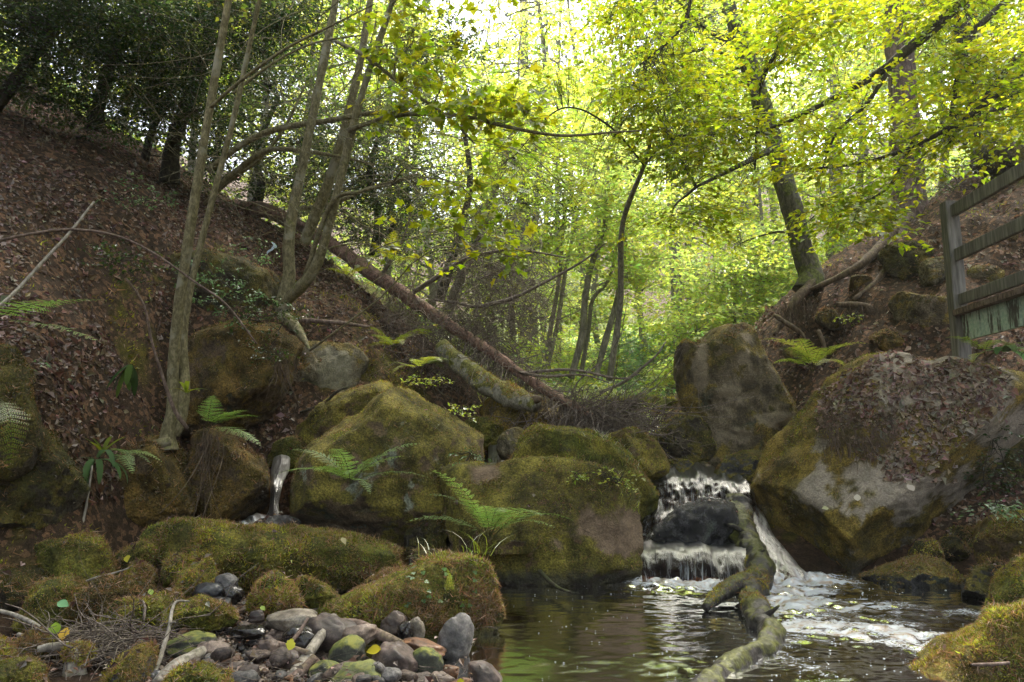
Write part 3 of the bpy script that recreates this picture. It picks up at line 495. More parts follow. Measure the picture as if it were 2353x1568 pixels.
CB = [
 ('largest blue black cobble of the trio by the long mossy boulder', 478, 1360, 74, 46, 5.45, 'blue', 0), ('smooth grey cobble at the back of the dark trio', 522, 1342, 54, 44, 5.6, 'grey', -.2), ('blackish cobble at the right of the dark trio', 534, 1368, 48, 44, 5.4, 'dark', -.3),
 ('flat slate grey cobble in front of the dark trio', 500, 1387, 66, 26, 5.2, 'blue', 0), ('broad flat tan cobble with a dark stain at the puddle edge', 673, 1424, 118, 46, 4.85, 'tan', .05), ('long blackish sausage shaped cobble in the puddle', 570, 1452, 80, 30, 4.72, 'dark', .02),
 ('pinkish egg shaped cobble left of the pebble bed', 494, 1496, 74, 40, 4.5, 'pink', -.15), ('pale pink cobble leaning at the bottom edge', 550, 1548, 68, 50, 4.25, 'pink', -.4), ('tall smooth grey cobble standing on end beside the pool', 1050, 1468, 70, 102, 4.75, 'grey', -.12),
 ('slim pale tan cobble standing upright against moss', 956, 1448, 38, 56, 4.9, 'tan', .25), ('two toned grey brown cobble behind the brown stick', 903, 1438, 64, 56, 4.95, 'brown', .1), ('big round purple brown cobble by the pale green rock', 914, 1528, 110, 84, 4.4, 'purple', -.45),
 ('long russet cobble lying under the upright tan one', 975, 1493, 104, 38, 4.62, 'rust', -.25), ('green mossed cobble wedged left of the small red one', 985, 1530, 74, 72, 4.45, 'moss', -.5), ('dark tapering cobble at the water edge in the bottom middle', 1120, 1560, 92, 66, 4.3, 'purple', -.5),
 ('small red brown cobble near the water edge', 1036, 1544, 40, 30, 4.35, 'rust', 0), ('sandy dark brown cobble behind the grey stick', 770, 1458, 130, 84, 4.75, 'purple', -.2), ('damp dark cobble left of the sandy brown one', 690, 1470, 84, 58, 4.65, 'dark', -.1),
 ('round green mossed cobble crossed by a brown stick', 800, 1508, 80, 84, 4.5, 'moss', -.5), ('pale green algae covered cobble at the bottom edge', 822, 1562, 130, 76, 4.2, 'algae', -.1), ('mossed cobble under the lower end of the grey stick', 745, 1552, 84, 66, 4.25, 'moss', .3),
 ('dark flat wet cobble at the left of the pebble bed', 440, 1482, 110, 54, 4.6, 'moss', .05), ('rounded brown grey cobble in the middle of the pebble bed', 615, 1498, 52, 52, 4.48, 'brown', .2), ('mottled purple cobble right of the pebble bed', 672, 1518, 62, 44, 4.42, 'purple', 0),
 ('rust orange cobble left in the pebble bed', 535, 1526, 50, 34, 4.38, 'rust', .25), ('pale slab-like cobble beside the mossy bottom stone', 475, 1540, 66, 26, 4.32, 'tan', -.2), ('bluish grey cobble at the foot of the bent pale stick', 335, 1568, 90, 52, 4.2, 'blue', .2),
 ('small round grey stone under the puddle rim', 590, 1418, 34, 30, 4.95, 'purple', 0), ('pinkish cobble under the brown stick', 815, 1462, 100, 46, 4.7, 'pink', .25), ('tiny dark cobble between the upright pair', 932, 1450, 34, 44, 4.8, 'dark', .1),
 ('pink cobble at the bottom edge near the red brown one', 1018, 1566, 66, 36, 4.22, 'pink', -.2)]
for k, (lb, px, py, w, h, Y, mt, ro) in enumerate(CB): cobble(lb, px, py, w, h, Y, mt, ro, k)
# small pebbles: a few base shapes copied with shared meshes
_rng = np.random.default_rng(77); _protos = {}
PKIND = [('brown', 'small brown pebble among the cobbles of the gravel bar'), ('grey', 'small grey pebble among the cobbles of the gravel bar'), ('rust', 'small rust coloured pebble among the cobbles of the gravel bar'), ('purple', 'small dark purple pebble among the cobbles of the gravel bar'), ('pink', 'small pinkish pebble among the cobbles of the gravel bar')]
for kd, lb in PKIND:
    for s in range(3):
        V, F = cobble_shape(np.random.default_rng(50 + s + 10 * len(kd)), 2.2, 26, 16)
        _protos[(kd, s)] = (V * .5, F)
_first = {}
def pebble(x, y, z, s, kd, sh):
    if (kd, sh) not in _first:
        V, F = _protos[(kd, sh)]; o = link('pebble', V, F, MC[kd]); _first[(kd, sh)] = o
    else:
        o = _first[(kd, sh)].copy(); COL.objects.link(o)
    o.location = (x, y, z); o.scale = (s * _rng.uniform(.9, 1.5), s * _rng.uniform(.8, 1.1), s * _rng.uniform(.5, .8)); o.rotation_euler = (_rng.normal() * .3, _rng.normal() * .3, _rng.uniform(0, 6.28))
    tag(o, dict(PKIND)[kd], 'pebble', dict(brown='brown pebbles', grey='grey pebbles', rust='rust pebbles', purple='dark purple pebbles', pink='pinkish pebbles')[kd] + ' of the gravel bar')
_n = 0
while _n < 240:
    px, py = (_rng.uniform(400, 1120), _rng.uniform(1440, 1580)) if _n < 185 else (_rng.uniform(470, 700), _rng.uniform(1385, 1440))
    if py < 1400 + (px - 760) * .45 and px > 760: continue
    d = ray(px, py); t = (CAM[2] - .1) / -d[2]; q = CAM + d * t
    s = float(np.clip(_rng.lognormal(-2.75, .42), .035, .13))
    pebble(q[0], q[1], float(H(q[0], q[1])[0]) + s * _rng.uniform(-.1, .28), s, PKIND[int(_rng.choice(5, p=[.32, .22, .14, .2, .12]))][0], int(_rng.integers(3))); _n += 1
# fine gravel between them: nobody could count it
_gp = []
_n = 9000; _px = _rng.uniform(250, 1140, _n); _py = _rng.uniform(1375, 1620, _n)
_rr = np.array([ray(a, b) for a, b in zip(_px, _py)]); _q = CAM + _rr * ((CAM[2] - .08) / -_rr[:, 2])[:, None]; _q[:, 2] = H(_q[:, 0], _q[:, 1]) + .004
_oc = np.array([[1, 0, 0], [-1, 0, 0], [0, 1, 0], [0, -1, 0], [0, 0, 1], [0, 0, -1.]]) 
_of = np.array([[0, 2, 4], [2, 1, 4], [1, 3, 4], [3, 0, 4], [2, 0, 5], [1, 2, 5], [3, 1, 5], [0, 3, 5]])
_sz = np.clip(_rng.lognormal(-4.6, .45, (_n, 1)), .004, .028)
_V = (_q[:, None] + (_oc[None] * _sz[:, None] * _rng.uniform(.6, 1.3, (_n, 6, 1))) * np.array([1.2, 1, .7])).reshape(-1, 3)
_pc = np.array([(.09, .065, .05), (.13, .11, .1), (.15, .08, .045), (.05, .04, .036), (.2, .16, .13)])[_rng.integers(0, 5, _n)] * _rng.uniform(.6, 1.3, (_n, 1))
tag(link('gravel', _V, (np.arange(_n)[:, None, None] * 6 + _of[None]).reshape(-1, 3), mat_col('gravel_grains', .8, .3), col=np.repeat(_pc, 6, 0)), kind='stuff', label='fine brown gravel filling the gaps between the cobbles', cat='gravel')

# ================================================================== WATER
def grid_surface(X, Y, Z):
    n, m = X.shape; V = np.stack([X, Y, Z], -1).reshape(-1, 3); i, j = np.meshgrid(np.arange(n - 1), np.arange(m - 1), indexing='ij'); b = i * m + j
    return V, np.stack([b, b + 1, b + m + 1, b + m], -1).reshape(-1, 4)
def mat_water(name, tint=(.07, .026, .010), foamc=(.36, .39, .43), fine=62.):
    m = Mat(name); co = m.n('TexCoord').outputs['Object']; f = m.n('Attribute', attribute_name='foam').outputs['Fac']
    mp = m.n('Mapping', {'Vector': co, 'Scale': (1., 1.7, 1.)}).outputs[0]
    n1 = m.noise(fine, 4, mp, .6, .6); n2 = m.noise(9, 4, mp, .6, .8)
    vo = m.n('TexVoronoi', {'Vector': mp, 'Scale': 46.}, feature='F1').outputs['Distance']
    k = m.math('ADD', f, m.math('ADD', m.math('MULTIPLY_ADD', n1, 1.1, -.55), m.math('MULTIPLY_ADD', n2, 1.3, -.65)))
    k = m.math('ADD', k, m.math('MULTIPLY_ADD', vo, -.5, .22))
    fm = m.math('MULTIPLY', m.ramp(k, .45, 1.0), m.ramp(f, .02, .12))
    bp = m.n('Bump', {'Strength': .06, 'Distance': .006, 'Height': m.math('ADD', n1, n2)})
    gl = m.n('BsdfGlossy', {'Color': (1, 1, 1, 1), 'Roughness': .04, 'Normal': bp}); tr = m.n('BsdfTransparent', {'Color': (*tint, 1)})
    fr = m.n('Fresnel', {'IOR': 1.2, 'Normal': bp}); w = m.n('MixShader', {0: fr, 1: tr, 2: gl})
    fo = m.n('BsdfPrincipled', {'Base Color': m.mix(m.ramp(n2, .3, .6), (.22, .16, .10), foamc), 'Roughness': .35, 'Normal': bp, 'Specular IOR Level': .5})
    return m.end(m.n('MixShader', {0: fm, 1: w, 2: fo}))
M_POOL = mat_water('peaty_pool_water')
_x = np.arange(-4.2, 4.9, .022); _y = np.arange(3.0, 8.2, .022); X, Y = np.meshgrid(_x, _y, indexing='ij'); q = np.stack([X.ravel(), Y.ravel(), np.zeros(X.size)], 1)
def seg_d(q, pts):
    d = np.full(len(q), 9e9)
    for a, b in zip(pts[:-1], pts[1:]):
        a, b = np.array(a[:2]), np.array(b[:2]); t = np.clip(((q[:, :2] - a) @ (b - a)) / ((b - a) @ (b - a)), 0, 1); d = np.minimum(d, np.linalg.norm(q[:, :2] - a - t[:, None] * (b - a), axis=1))
    return d
def wl(px, py, z=0.):
    d = ray(px, py); return CAM + d * ((CAM[2] - z) / -d[2])
turb = np.exp(-(seg_d(q, [wl(1505, 1345), wl(1600, 1348), wl(1700, 1350), wl(1800, 1335), wl(1900, 1335)]) / .33) ** 2)
turb2 = np.exp(-(seg_d(q, [wl(1800, 1350), wl(1820, 1400), wl(1900, 1440), wl(2050, 1450), wl(2160, 1485)]) / .42) ** 2)
turb3 = np.exp(-(seg_d(q, [wl(1830, 1375), wl(1960, 1390), wl(2100, 1400), wl(2250, 1410)]) / .3) ** 2)
turb4 = np.exp(-(seg_d(q, [wl(1790, 1440), wl(1760, 1480), wl(1820, 1530), wl(1900, 1545)]) / .16) ** 2)
z = .0028 * fbm(q * [1.8, 3.6, 1], 3, 1) + .0018 * fbm(q * [7, 12, 1], 2, 2) + .0015 * fbm(q * [20, 30, 1], 2, 3)
z = z * (.55 + 1.0 * sstep(-.5, 1.8, q[:, 0])) + turb * (.05 * fbm(q * 9, 3, 6) + .035) + turb2 * .02 * fbm(q * 10, 3, 8) + turb3 * .012 * fbm(q * 11, 3, 9)
z = np.where(q[:, 0] < -.6, z * .25, z)
stre = fbm((q + .25 * np.stack([fbm(q * 2, 2, 31), fbm(q * 2, 2, 32), 0 * q[:, 0]], 1)) * [2.2, 9, 1], 3, 12)
foam = 1.1 * turb + .85 * turb2 * (1 + .6 * stre) + .62 * turb3 * (1 + .9 * stre) + .55 * turb4 + .16 * sstep(1.0, 2.0, q[:, 0]) * np.clip(stre, 0, 1)
V, F = grid_surface(X, Y, z.reshape(X.shape))
water = tag(link('water', V, F, M_POOL, extra=[('foam', np.clip(foam, 0, 1.3))]), kind='structure')
# cascades: sheets of running white water (local v runs down the flow)
def mat_cascade():
    m = Mat('falling_white_water'); at = m.n('Attribute', attribute_name='flow').outputs['Vector']; k0 = m.n('Attribute', attribute_name='foam').outputs['Fac']
    mp = m.n('Mapping', {'Vector': at, 'Scale': (26., .9, 1.)}).outputs[0]; n1 = m.noise(1., 5, mp, .62, .5); mp2 = m.n('Mapping', {'Vector': at, 'Scale': (8., .5, 1.)}).outputs[0]; n2 = m.noise(1., 4, mp2, .6, .5)
    mp3 = m.n('Mapping', {'Vector': at, 'Scale': (70., 5., 1.)}).outputs[0]; n3 = m.noise(1., 4, mp3, .65)
    k = m.math('ADD', k0, m.math('ADD', m.math('MULTIPLY_ADD', n1, 1.6, -.8), m.math('ADD', m.math('MULTIPLY_ADD', n2, 1.4, -.7), m.math('MULTIPLY_ADD', n3, .9, -.45))))
    fm = m.ramp(k, .3, .95)
    bp = m.n('Bump', {'Strength': .6, 'Distance': .02, 'Height': m.math('ADD', n1, n3)})
    gl = m.n('BsdfGlossy', {'Color': (.5, .5, .5, 1), 'Roughness': .3, 'Normal': bp}); tr = m.n('BsdfTransparent', {'Color': (.26, .13, .06, 1)}); w = m.n('MixShader', {0: m.n('Fresnel', {'IOR': 1.18, 'Normal': bp}), 1: tr, 2: gl})
    fo = m.n('BsdfPrincipled', {'Base Color': m.mix(m.ramp(n2, .36, .62), (.14, .085, .045), (.4, .42, .45)), 'Roughness': .5, 'Normal': bp, 'Specular IOR Level': .12})
    return m.end(m.n('MixShader', {0: fm, 1: w, 2: fo}))
M_CASC = mat_cascade()
def cascade(Lp, Rp, foamv, amp=.03, nu=70, nv=110, seed=0, sides=None):
    L = catmull(np.array(Lp, float), nv); R = catmull(np.array(Rp, float), nv); u = np.linspace(0, 1, nu)
    S = L[:, None] * (1 - u)[None, :, None] + R[:, None] * u[None, :, None]
    ln = np.concatenate([[0], np.cumsum(np.linalg.norm(np.diff((L + R) / 2, axis=0), axis=1))]); wd = np.linalg.norm(L - R, axis=1).mean()
    fl = np.stack([np.repeat((u * wd)[None], nv, 0), np.repeat(ln[:, None], nu, 1), np.full((nv, nu), seed * 3.)], -1)
    gv = np.gradient(S, axis=0); gu = np.gradient(S, axis=1); n = norm(np.cross(gu, gv)); n = n * np.sign(n[..., 2:3] + 1e-6)
    d = fbm((fl * [9, 2.2, 1]).reshape(-1, 3), 4, seed).reshape(nv, nu) + .5 * fbm((fl * [3, 1.2, 1]).reshape(-1, 3), 2, seed + 5).reshape(nv, nu)
    edge = (np.minimum(u, 1 - u) * 2)[None] ** .5
    S = S + n * (d * amp)[..., None]; S[..., 2] -= (1 - edge) * .05
    fv = np.interp(np.linspace(0, 1, nv), np.linspace(0, 1, len(foamv)), foamv)
    fo = np.repeat(fv[:, None], nu, 1) - .25 * (1 - edge)
    V, F = grid_surface(S[..., 0], S[..., 1], S[..., 2])
    o = link('water', V, F, M_CASC, extra=[('foam', fo.ravel())]); 
    a = o.data.attributes.new('flow', 'FLOAT_VECTOR', 'POINT'); a.data.foreach_set('vector', fl.astype(np.float32).ravel())
    return tag(o, kind='structure')
# main fall
cascade([P(1440, 1238, 8.3), P(1455, 1250, 7.75), P(1468, 1262, 7.5), P(1472, 1290, 7.3), P(1476, 1342, 7.12), P(1476, 1362, 7.0)], [P(1735, 1238, 8.3), P(1740, 1250, 7.75), P(1745, 1262, 7.5), P(1750, 1295, 7.3), P(1752, 1342, 7.12), P(1752, 1362, 7.0)], [-.35, -.3, .0, .16, .3, .9], .03, seed=1)
# upper run past the black rock
cascade([P(1488, 1072, 9.7), P(1490, 1090, 9.15), P(1488, 1106, 8.9), P(1486, 1150, 8.65), P(1474, 1200, 8.35), P(1450, 1240, 8.1)], [P(1700, 1076, 9.7), P(1712, 1094, 9.15), P(1728, 1112, 8.9), P(1740, 1150, 8.65), P(1750, 1200, 8.35), P(1760, 1240, 8.1)], [-.1, .0, .12, .22, .2, -.15], .05, seed=2)
# chute right of the fallen log
cascade([P(1712, 1165, 8.7), P(1720, 1215, 8.2), P(1735, 1260, 7.8), P(1750, 1310, 7.4), P(1760, 1350, 7.1)], [P(1752, 1165, 8.7), P(1772, 1215, 8.2), P(1815, 1262, 7.8), P(1850, 1310, 7.4), P(1880, 1348, 7.1)], [-.05, .15, .05, .45, .9], .035, seed=3)
# thin side fall on the left and its foam
cascade([P(628, 1045, 8.7), P(622, 1072, 8.2), P(622, 1105, 7.75), P(618, 1160, 7.5), P(598, 1195, 7.35)], [P(668, 1045, 8.7), P(664, 1072, 8.2), P(650, 1105, 7.75), P(642, 1160, 7.5), P(660, 1195, 7.35)], [-.9, -.6, -.3, -.2, .15], .015, 30, 80, seed=4)
cascade([P(530, 1182, 7.6), P(538, 1192, 7.35), P(545, 1215, 7.1)], [P(690, 1182, 7.6), P(690, 1194, 7.35), P(690, 1215, 7.1)], [.5, .55, .2], .03, 60, 40, seed=5)
# little rill between the peaked boulder and the grassy one
cascade([P(1118, 1000, 10.3), P(1122, 1030, 9.6), P(1118, 1080, 9.1), P(1100, 1130, 8.7)], [P(1165, 1000, 10.3), P(1160, 1030, 9.6), P(1158, 1080, 9.1), P(1160, 1130, 8.7)], [.1, .35, .5, .4], .03, 30, 60, seed=6)
# still water held behind the long mossy boulder
_x = np.arange(-2.9, .2, .05); _y = np.arange(6.9, 8.4, .05); X, Y = np.meshgrid(_x, _y, indexing='ij'); q = np.stack([X.ravel(), Y.ravel(), 0 * X.ravel()], 1)
V, F = grid_surface(X, Y, (.3 + .004 * fbm(q * 5, 3, 3)).reshape(X.shape)); tag(link('water', V, F, M_POOL, extra=[('foam', .3 * np.exp(-(seg_d(q, [wl(860, 1236, .3), wl(1020, 1236, .3)]) / .05) ** 2))]), kind='structure')
# foam beads riding on the pool
_rng = np.random.default_rng(5); _n = 9000
_px = np.concatenate([_rng.uniform(1490, 2280, 6500), _rng.uniform(1130, 1520, 2500)]); _py = np.concatenate([_rng.uniform(1340, 1570, 6500), 1345 + 220 * _rng.random(2500) ** 1.6])
_q = np.array([wl(a, b) for a, b in zip(_px, _py)]); _f = 1.0 * np.exp(-(seg_d(_q, [wl(1505, 1350), wl(1760, 1360), wl(1900, 1350)]) / .45) ** 2) + np.exp(-(seg_d(_q, [wl(1800, 1350), wl(1820, 1400), wl(1900, 1440), wl(2050, 1450), wl(2160, 1485)]) / .35) ** 2) + .6 * np.exp(-(seg_d(_q, [wl(1790, 1440), wl(1760, 1480), wl(1820, 1530), wl(1900, 1545)]) / .25) ** 2)
_keep = _rng.random(_n) < np.clip(.05 + .5 * _f + .25 * (fbm(_q * 5, 3, 44) > .25), 0, 1) * .2; _q = _q[_keep]; _m = len(_q)
_sz = np.clip(_rng.lognormal(-5.6, .4, (_m, 1)), .0025, .012); _q[:, 2] += .004
_V = (_q[:, None] + _oc[None] * _sz[:, None] * np.array([1.3, 1.3, .45])).reshape(-1, 3)
_mb = Mat('foam_bubble'); _mb = _mb.end(_mb.n('BsdfPrincipled', {'Base Color': (.7, .73, .76, 1), 'Roughness': .15}))
tag(link('foam_beads', _V, (np.arange(_m)[:, None, None] * 6 + _of[None]).reshape(-1, 3), _mb), kind='stuff', label='white foam bubbles drifting on the dark pool', cat='foam')
# ================================================================== WOOD: fallen trunks, logs, sticks, roots, footbridge
BK = {
 'sapling': mat_bark('olive_grey_bark', (.085, .075, .038), (.19, .165, .095), (.07, .075, .015), .55, 1., .5, hi=(.22, .21, .16), bump=.4),
 'beech': mat_bark('grey_beech_bark', (.045, .042, .032), (.12, .11, .085), (.06, .07, .015), .8, .8, .35, hi=(.16, .16, .13), bump=.6, patch=.5),
 'conifer': mat_bark('ridged_conifer_bark', (.05, .035, .027), (.15, .105, .085), (.05, .06, .02), .25, .9, .16, bump=1.),
 'dark': mat_bark('dark_twig_bark', (.025, .022, .015), (.06, .052, .035), (.04, .05, .012), .4, 1., .4),
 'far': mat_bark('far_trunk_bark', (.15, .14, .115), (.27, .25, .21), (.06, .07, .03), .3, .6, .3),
 'fallen': mat_bark('reddish_spruce_bark', (.11, .065, .048), (.27, .17, .135), (.08, .075, .03), .35, .9, .5, hi=(.12, .1, .08)),
 'dead': mat_bark('dead_twig_bark', (.08, .062, .052), (.2, .165, .14), (.05, .05, .02), .2, 1., .5),
 'mossylog': mat_bark('mossy_log_bark', (.11, .105, .08), (.24, .23, .18), (.075, .075, .014), .9, .9, .6, patch=.5),
 'wetlog': mat_bark('wet_pool_log_bark', (.018, .016, .014), (.06, .055, .05), (.045, .048, .010), .8, .8, .6, rough=.5, patch=.56, bump=1.),
 'drift': mat_bark('grey_driftwood', (.13, .115, .095), (.27, .245, .21), (.1, .1, .04), .15, .8, .12, bump=.5),
 'stick': mat_bark('brown_stick_bark', (.075, .052, .042), (.17, .125, .105), (.09, .085, .03), .2, .9, .4),
 'root': mat_bark('bare_root_bark', (.055, .038, .026), (.13, .095, .065), (.06, .06, .015), .4, .9, .4),
}
def stick(name, label, pts, mat, cat='stick', sides=8, rough=.1, n=None, seed=0, parent=None):
    c, r = W(pts); V, F = tube(c, r, sides, n, rough, seed); o = link(name, V, F, BK[mat], parent)
    return tag(o, label, cat) if parent is None else o
# --- fallen conifer lying across the valley
c, r = W([(545, 468, 13.6, 30), (640, 500, 13.0, 36), (735, 545, 12.5, 42), (860, 632, 11.8, 44), (940, 685, 11.3, 44), (1040, 752, 10.9, 38), (1125, 808, 10.5, 35), (1250, 895, 10.0, 31), (1340, 945, 9.7, 26), (1400, 985, 9.5, 20)])
r = r * .74; V, F = tube(c, r, 18, 110, .14, 3, nscale=5); fallen = tag(link('fallen_tree', V, F, BK['fallen']), 'fallen spruce trunk slanting down the left bank, bristling with dead twigs', 'fallen tree')
rng = np.random.default_rng(8)
def brush(n, along, cen, Lr, R0, K=6, bend=.5, sag=.2, dirf=None, seed=0, sub=3):
    rng = np.random.default_rng(seed); t = rng.uniform(*along, n); i = t * (len(cen) - 1); i0 = np.clip(i.astype(int), 0, len(cen) - 2); A = cen[i0] + (cen[i0 + 1] - cen[i0]) * (i - i0)[:, None]
    ax = norm(cen[i0 + 1] - cen[i0]); D = norm(rng.normal(size=(n, 3))); D = norm(D - ax * (D * ax).sum(1, keepdims=True) * .7 + ax * .25)
    if dirf is not None: D = norm(D + np.array(dirf))
    L = rng.uniform(*Lr, n); p = bezier_twigs(A, D, L, K, rng, bend, sag); R = np.repeat((R0 * rng.uniform(.5, 1.3, n))[:, None], K, 1) * np.linspace(1, .25, K)
    out = [tubes(p, R)]
    if sub:
        k = np.repeat(np.arange(n), sub); j = rng.integers(1, K - 1, len(k)); A2 = p[k, j]; D2 = norm(norm(p[k, j + 1] - p[k, j]) + rng.normal(size=(len(k), 3)) * .7)
        p2 = bezier_twigs(A2, D2, L[k] * rng.uniform(.2, .6, len(k)), 4, rng, bend, sag); out.append(tubes(p2, np.repeat(R[k, j][:, None], 4, 1) * np.array([.6, .45, .3, .15])))
    return cat_mesh(out)
cc = catmull(c, 60)
V, F, _ = cat_mesh([brush(330, (.35, .99), cc, (.2, .8), .008, seed=1), brush(260, (.6, .98), cc, (.3, 1.0), .008, dirf=(0, 0, -.7), seed=2), brush(130, (.84, 1.), cc, (.4, 1.4), .011, dirf=(.5, -.1, -.05), bend=.9, seed=3)])
tag(link('twigs', V, F, BK['dead'], fallen), kind='stuff')
for pts in [[(950, 672, 11.2, 12), (1000, 640, 11, 11), (1060, 600, 10.8, 10), (1130, 580, 10.7, 8), (1190, 574, 10.6, 6), (1300, 592, 10.5, 3)], [(1125, 700, 10.6, 10), (1180, 685, 10.5, 9), (1250, 650, 10.4, 7), (1340, 600, 10.3, 5), (1390, 560, 10.3, 3)],
            [(1125, 700, 10.6, 9), (1090, 705, 10.7, 8), (1040, 695, 10.9, 7), (1000, 690, 11.1, 5)], [(1290, 905, 9.9, 9), (1300, 960, 9.8, 8), (1296, 1000, 9.7, 6)], [(1335, 930, 9.7, 8), (1332, 985, 9.7, 7), (1325, 1010, 9.6, 5)],
            [(1180, 860, 10.2, 9), (1310, 850, 10, 7), (1420, 870, 9.9, 5), (1470, 860, 9.8, 3)], [(1190, 855, 10.2, 8), (1250, 865, 9.6, 7), (1340, 862, 9.4, 5), (1400, 880, 9.3, 3)], [(870, 640, 11.7, 10), (905, 590, 11.5, 8), (930, 540, 11.3, 5), (948, 470, 11.2, 3)],
            [(1350, 955, 9.6, 9), (1440, 985, 9.4, 7), (1520, 1000, 9.3, 5), (1560, 990, 9.2, 3)], [(1380, 975, 9.5, 8), (1460, 1010, 9.3, 6), (1510, 960, 9.2, 4)], [(1370, 960, 9.6, 8), (1440, 955, 9.5, 6), (1530, 930, 9.5, 3)]]:
    stick('branch', None, pts, 'dead', parent=fallen, sides=6)
# --- mossy broken log under it
c, r = W([(1015, 795, 10.4, 40), (1050, 830, 10.2, 50), (1095, 868, 10.0, 56), (1150, 898, 9.8, 60), (1195, 918, 9.65, 56), (1232, 930, 9.5, 42)])
r = r * .88; V, F = tube(c, r, 20, 70, .2, 5, nscale=6); lg = tag(link('mossy_log', V, F, BK['mossylog']), 'short thick mossy log with a broken end, propped below the fallen spruce', 'log')
p0, n0 = sample_mesh(V, F, 6000, rng, lambda c, n: sstep(-.1, .5, n[:, 2] + .5 * fbm(c * 4, 2, 3))); v, f, cl = moss_blades(p0, n0, rng, .02, MOSSC['green']); link('moss', v, f, M_MOSS, lg, cl, False)
c2, r2 = W([(1205, 925, 9.6, 38), (1236, 918, 9.45, 20), (1246, 916, 9.4, 6)]); V, F = tube(c2, r2, 8, 10, .4, 6); link('broken_end', V, F, BK['root'], lg)
# --- log standing in the pool
c, r = W([(1690, 1150, 8.7, 52), (1700, 1195, 8.4, 56), (1712, 1245, 8.0, 62), (1744, 1295, 7.25, 54), (1740, 1340, 6.65, 58), (1724, 1375, 6.15, 54), (1746, 1425, 5.5, 60), (1776, 1462, 5.15, 54), (1752, 1494, 4.86, 52), (1700, 1524, 4.63, 54), (1645, 1562, 4.36, 58), (1595, 1620, 4.0, 64)])
V, F = tube(c, r, 30, 190, .3, 9, nscale=9); lg = tag(link('fallen_log', V, F, BK['wetlog']), 'long mossy wet log running down the cascade through the pool to the bottom edge', 'log')
p0, n0 = sample_mesh(V, F, 6500, rng, lambda c, n: (c[:, 2] > .08) * sstep(.15, .5, n[:, 2] * .2 + 1.1 * fbm(c * 3.3, 3, 3))); v, f, cl = moss_blades(p0, n0, rng, .014, MOSSC['green']); link('moss', v, f, M_MOSS, lg, cl, False)
c2, r2 = W([(1738, 1328, 6.6, 40), (1705, 1338, 6.4, 44), (1672, 1354, 6.25, 38), (1645, 1374, 6.1, 32), (1622, 1396, 5.95, 22)]); V, F = tube(c2, r2, 14, 30, .12, 4); br = link('branch_stub', V, F, BK['wetlog'], lg)
p0, n0 = sample_mesh(V, F, 1800, rng, lambda c, n: sstep(.0, .5, n[:, 2])); v, f, cl = moss_blades(p0, n0, rng, .013, MOSSC['green']); link('moss', v, f, M_MOSS, br, cl, False)
for pts in [[(1712, 1225, 8.0, 16), (1690, 1212, 7.9, 12), (1672, 1206, 7.85, 6)], [(1752, 1420, 5.4, 18), (1776, 1404, 5.35, 12), (1790, 1392, 5.3, 6)], [(1735, 1275, 7.3, 14), (1756, 1262, 7.25, 9)]]: stick('branch_stub', None, pts, 'wetlog', parent=lg, rough=.25)
# --- sticks
stick('stick', 'long straight grey driftwood stick slanting over the cobbles', [(648, 1590, 4.1, 30), (690, 1530, 4.35, 27), (726, 1478, 4.55, 24), (768, 1418, 4.8, 20)], 'drift', rough=.06)
stick('stick', 'thick brown bark covered stick lying below the rounded mossy head', [(783, 1434, 4.85, 28), (830, 1440, 4.8, 30), (870, 1458, 4.72, 27), (922, 1480, 4.6, 20)], 'stick')
b = stick('stick', 'thin bent pale stick with a hooked top standing among the cobbles', [(352, 1555, 4.2, 11), (372, 1500, 4.3, 11), (388, 1445, 4.4, 9), (396, 1400, 4.5, 8), (408, 1382, 4.55, 6), (435, 1382, 4.6, 4)], 'drift', rough=.04)
stick('twig', None, [(391, 1432, 4.42, 5), (404, 1430, 4.4, 3)], 'drift', parent=b)
stick('stick', 'brown stick lying across the pebble bed left of the sandy cobble', [(622, 1476, 4.55, 14), (660, 1488, 4.48, 16), (705, 1500, 4.4, 13)], 'stick')
stick('stick', 'short dark forked stick propped on the damp cobble', [(668, 1478, 4.45, 8), (690, 1450, 4.55, 9), (708, 1420, 4.6, 5)], 'stick')
stick('stick', 'brown stick end jutting up from the bottom edge', [(640, 1580, 4.1, 22), (690, 1545, 4.2, 22), (722, 1512, 4.3, 18)], 'stick')
stick('stick', 'broad weathered grey plank of driftwood below the bent stick', [(360, 1575, 4.05, 30), (405, 1535, 4.2, 40), (445, 1508, 4.35, 34), (468, 1494, 4.42, 20)], 'drift', rough=.16)
stick('stick', 'brown broken stub poking up beside the driftwood plank', [(378, 1590, 4.0, 16), (392, 1558, 4.1, 18), (398, 1532, 4.15, 12)], 'stick')
stick('stick', 'pale bleached stick reaching in from the left edge over the moss', [(-20, 1400, 4.9, 8), (30, 1412, 4.85, 10), (75, 1432, 4.75, 10), (105, 1452, 4.65, 8), (125, 1468, 4.6, 4)], 'drift', rough=.05)
stick('stick', 'short bleached stick below the one at the left edge', [(42, 1458, 4.6, 10), (70, 1468, 4.55, 11), (105, 1482, 4.5, 9)], 'drift', rough=.05)
stick('stick', 'thin grey twig arching over the squat boulder', [(170, 1348, 5.6, 5), (215, 1330, 5.6, 6), (260, 1318, 5.6, 5), (290, 1308, 5.6, 3), (305, 1300, 5.6, 2)], 'drift', rough=.03)
stick('stick', 'black stick leaning from the midstream block into the pool', [(1240, 1312, 6.9, 9), (1262, 1335, 6.75, 9), (1285, 1352, 6.5, 8), (1312, 1362, 6.3, 6)], 'dark', rough=.05)
stick('stick', 'small dark twig lying on the orange flecked foreground ledge', [(2232, 1528, 4.15, 7), (2280, 1527, 4.15, 9), (2320, 1524, 4.15, 7)], 'stick', rough=.05)
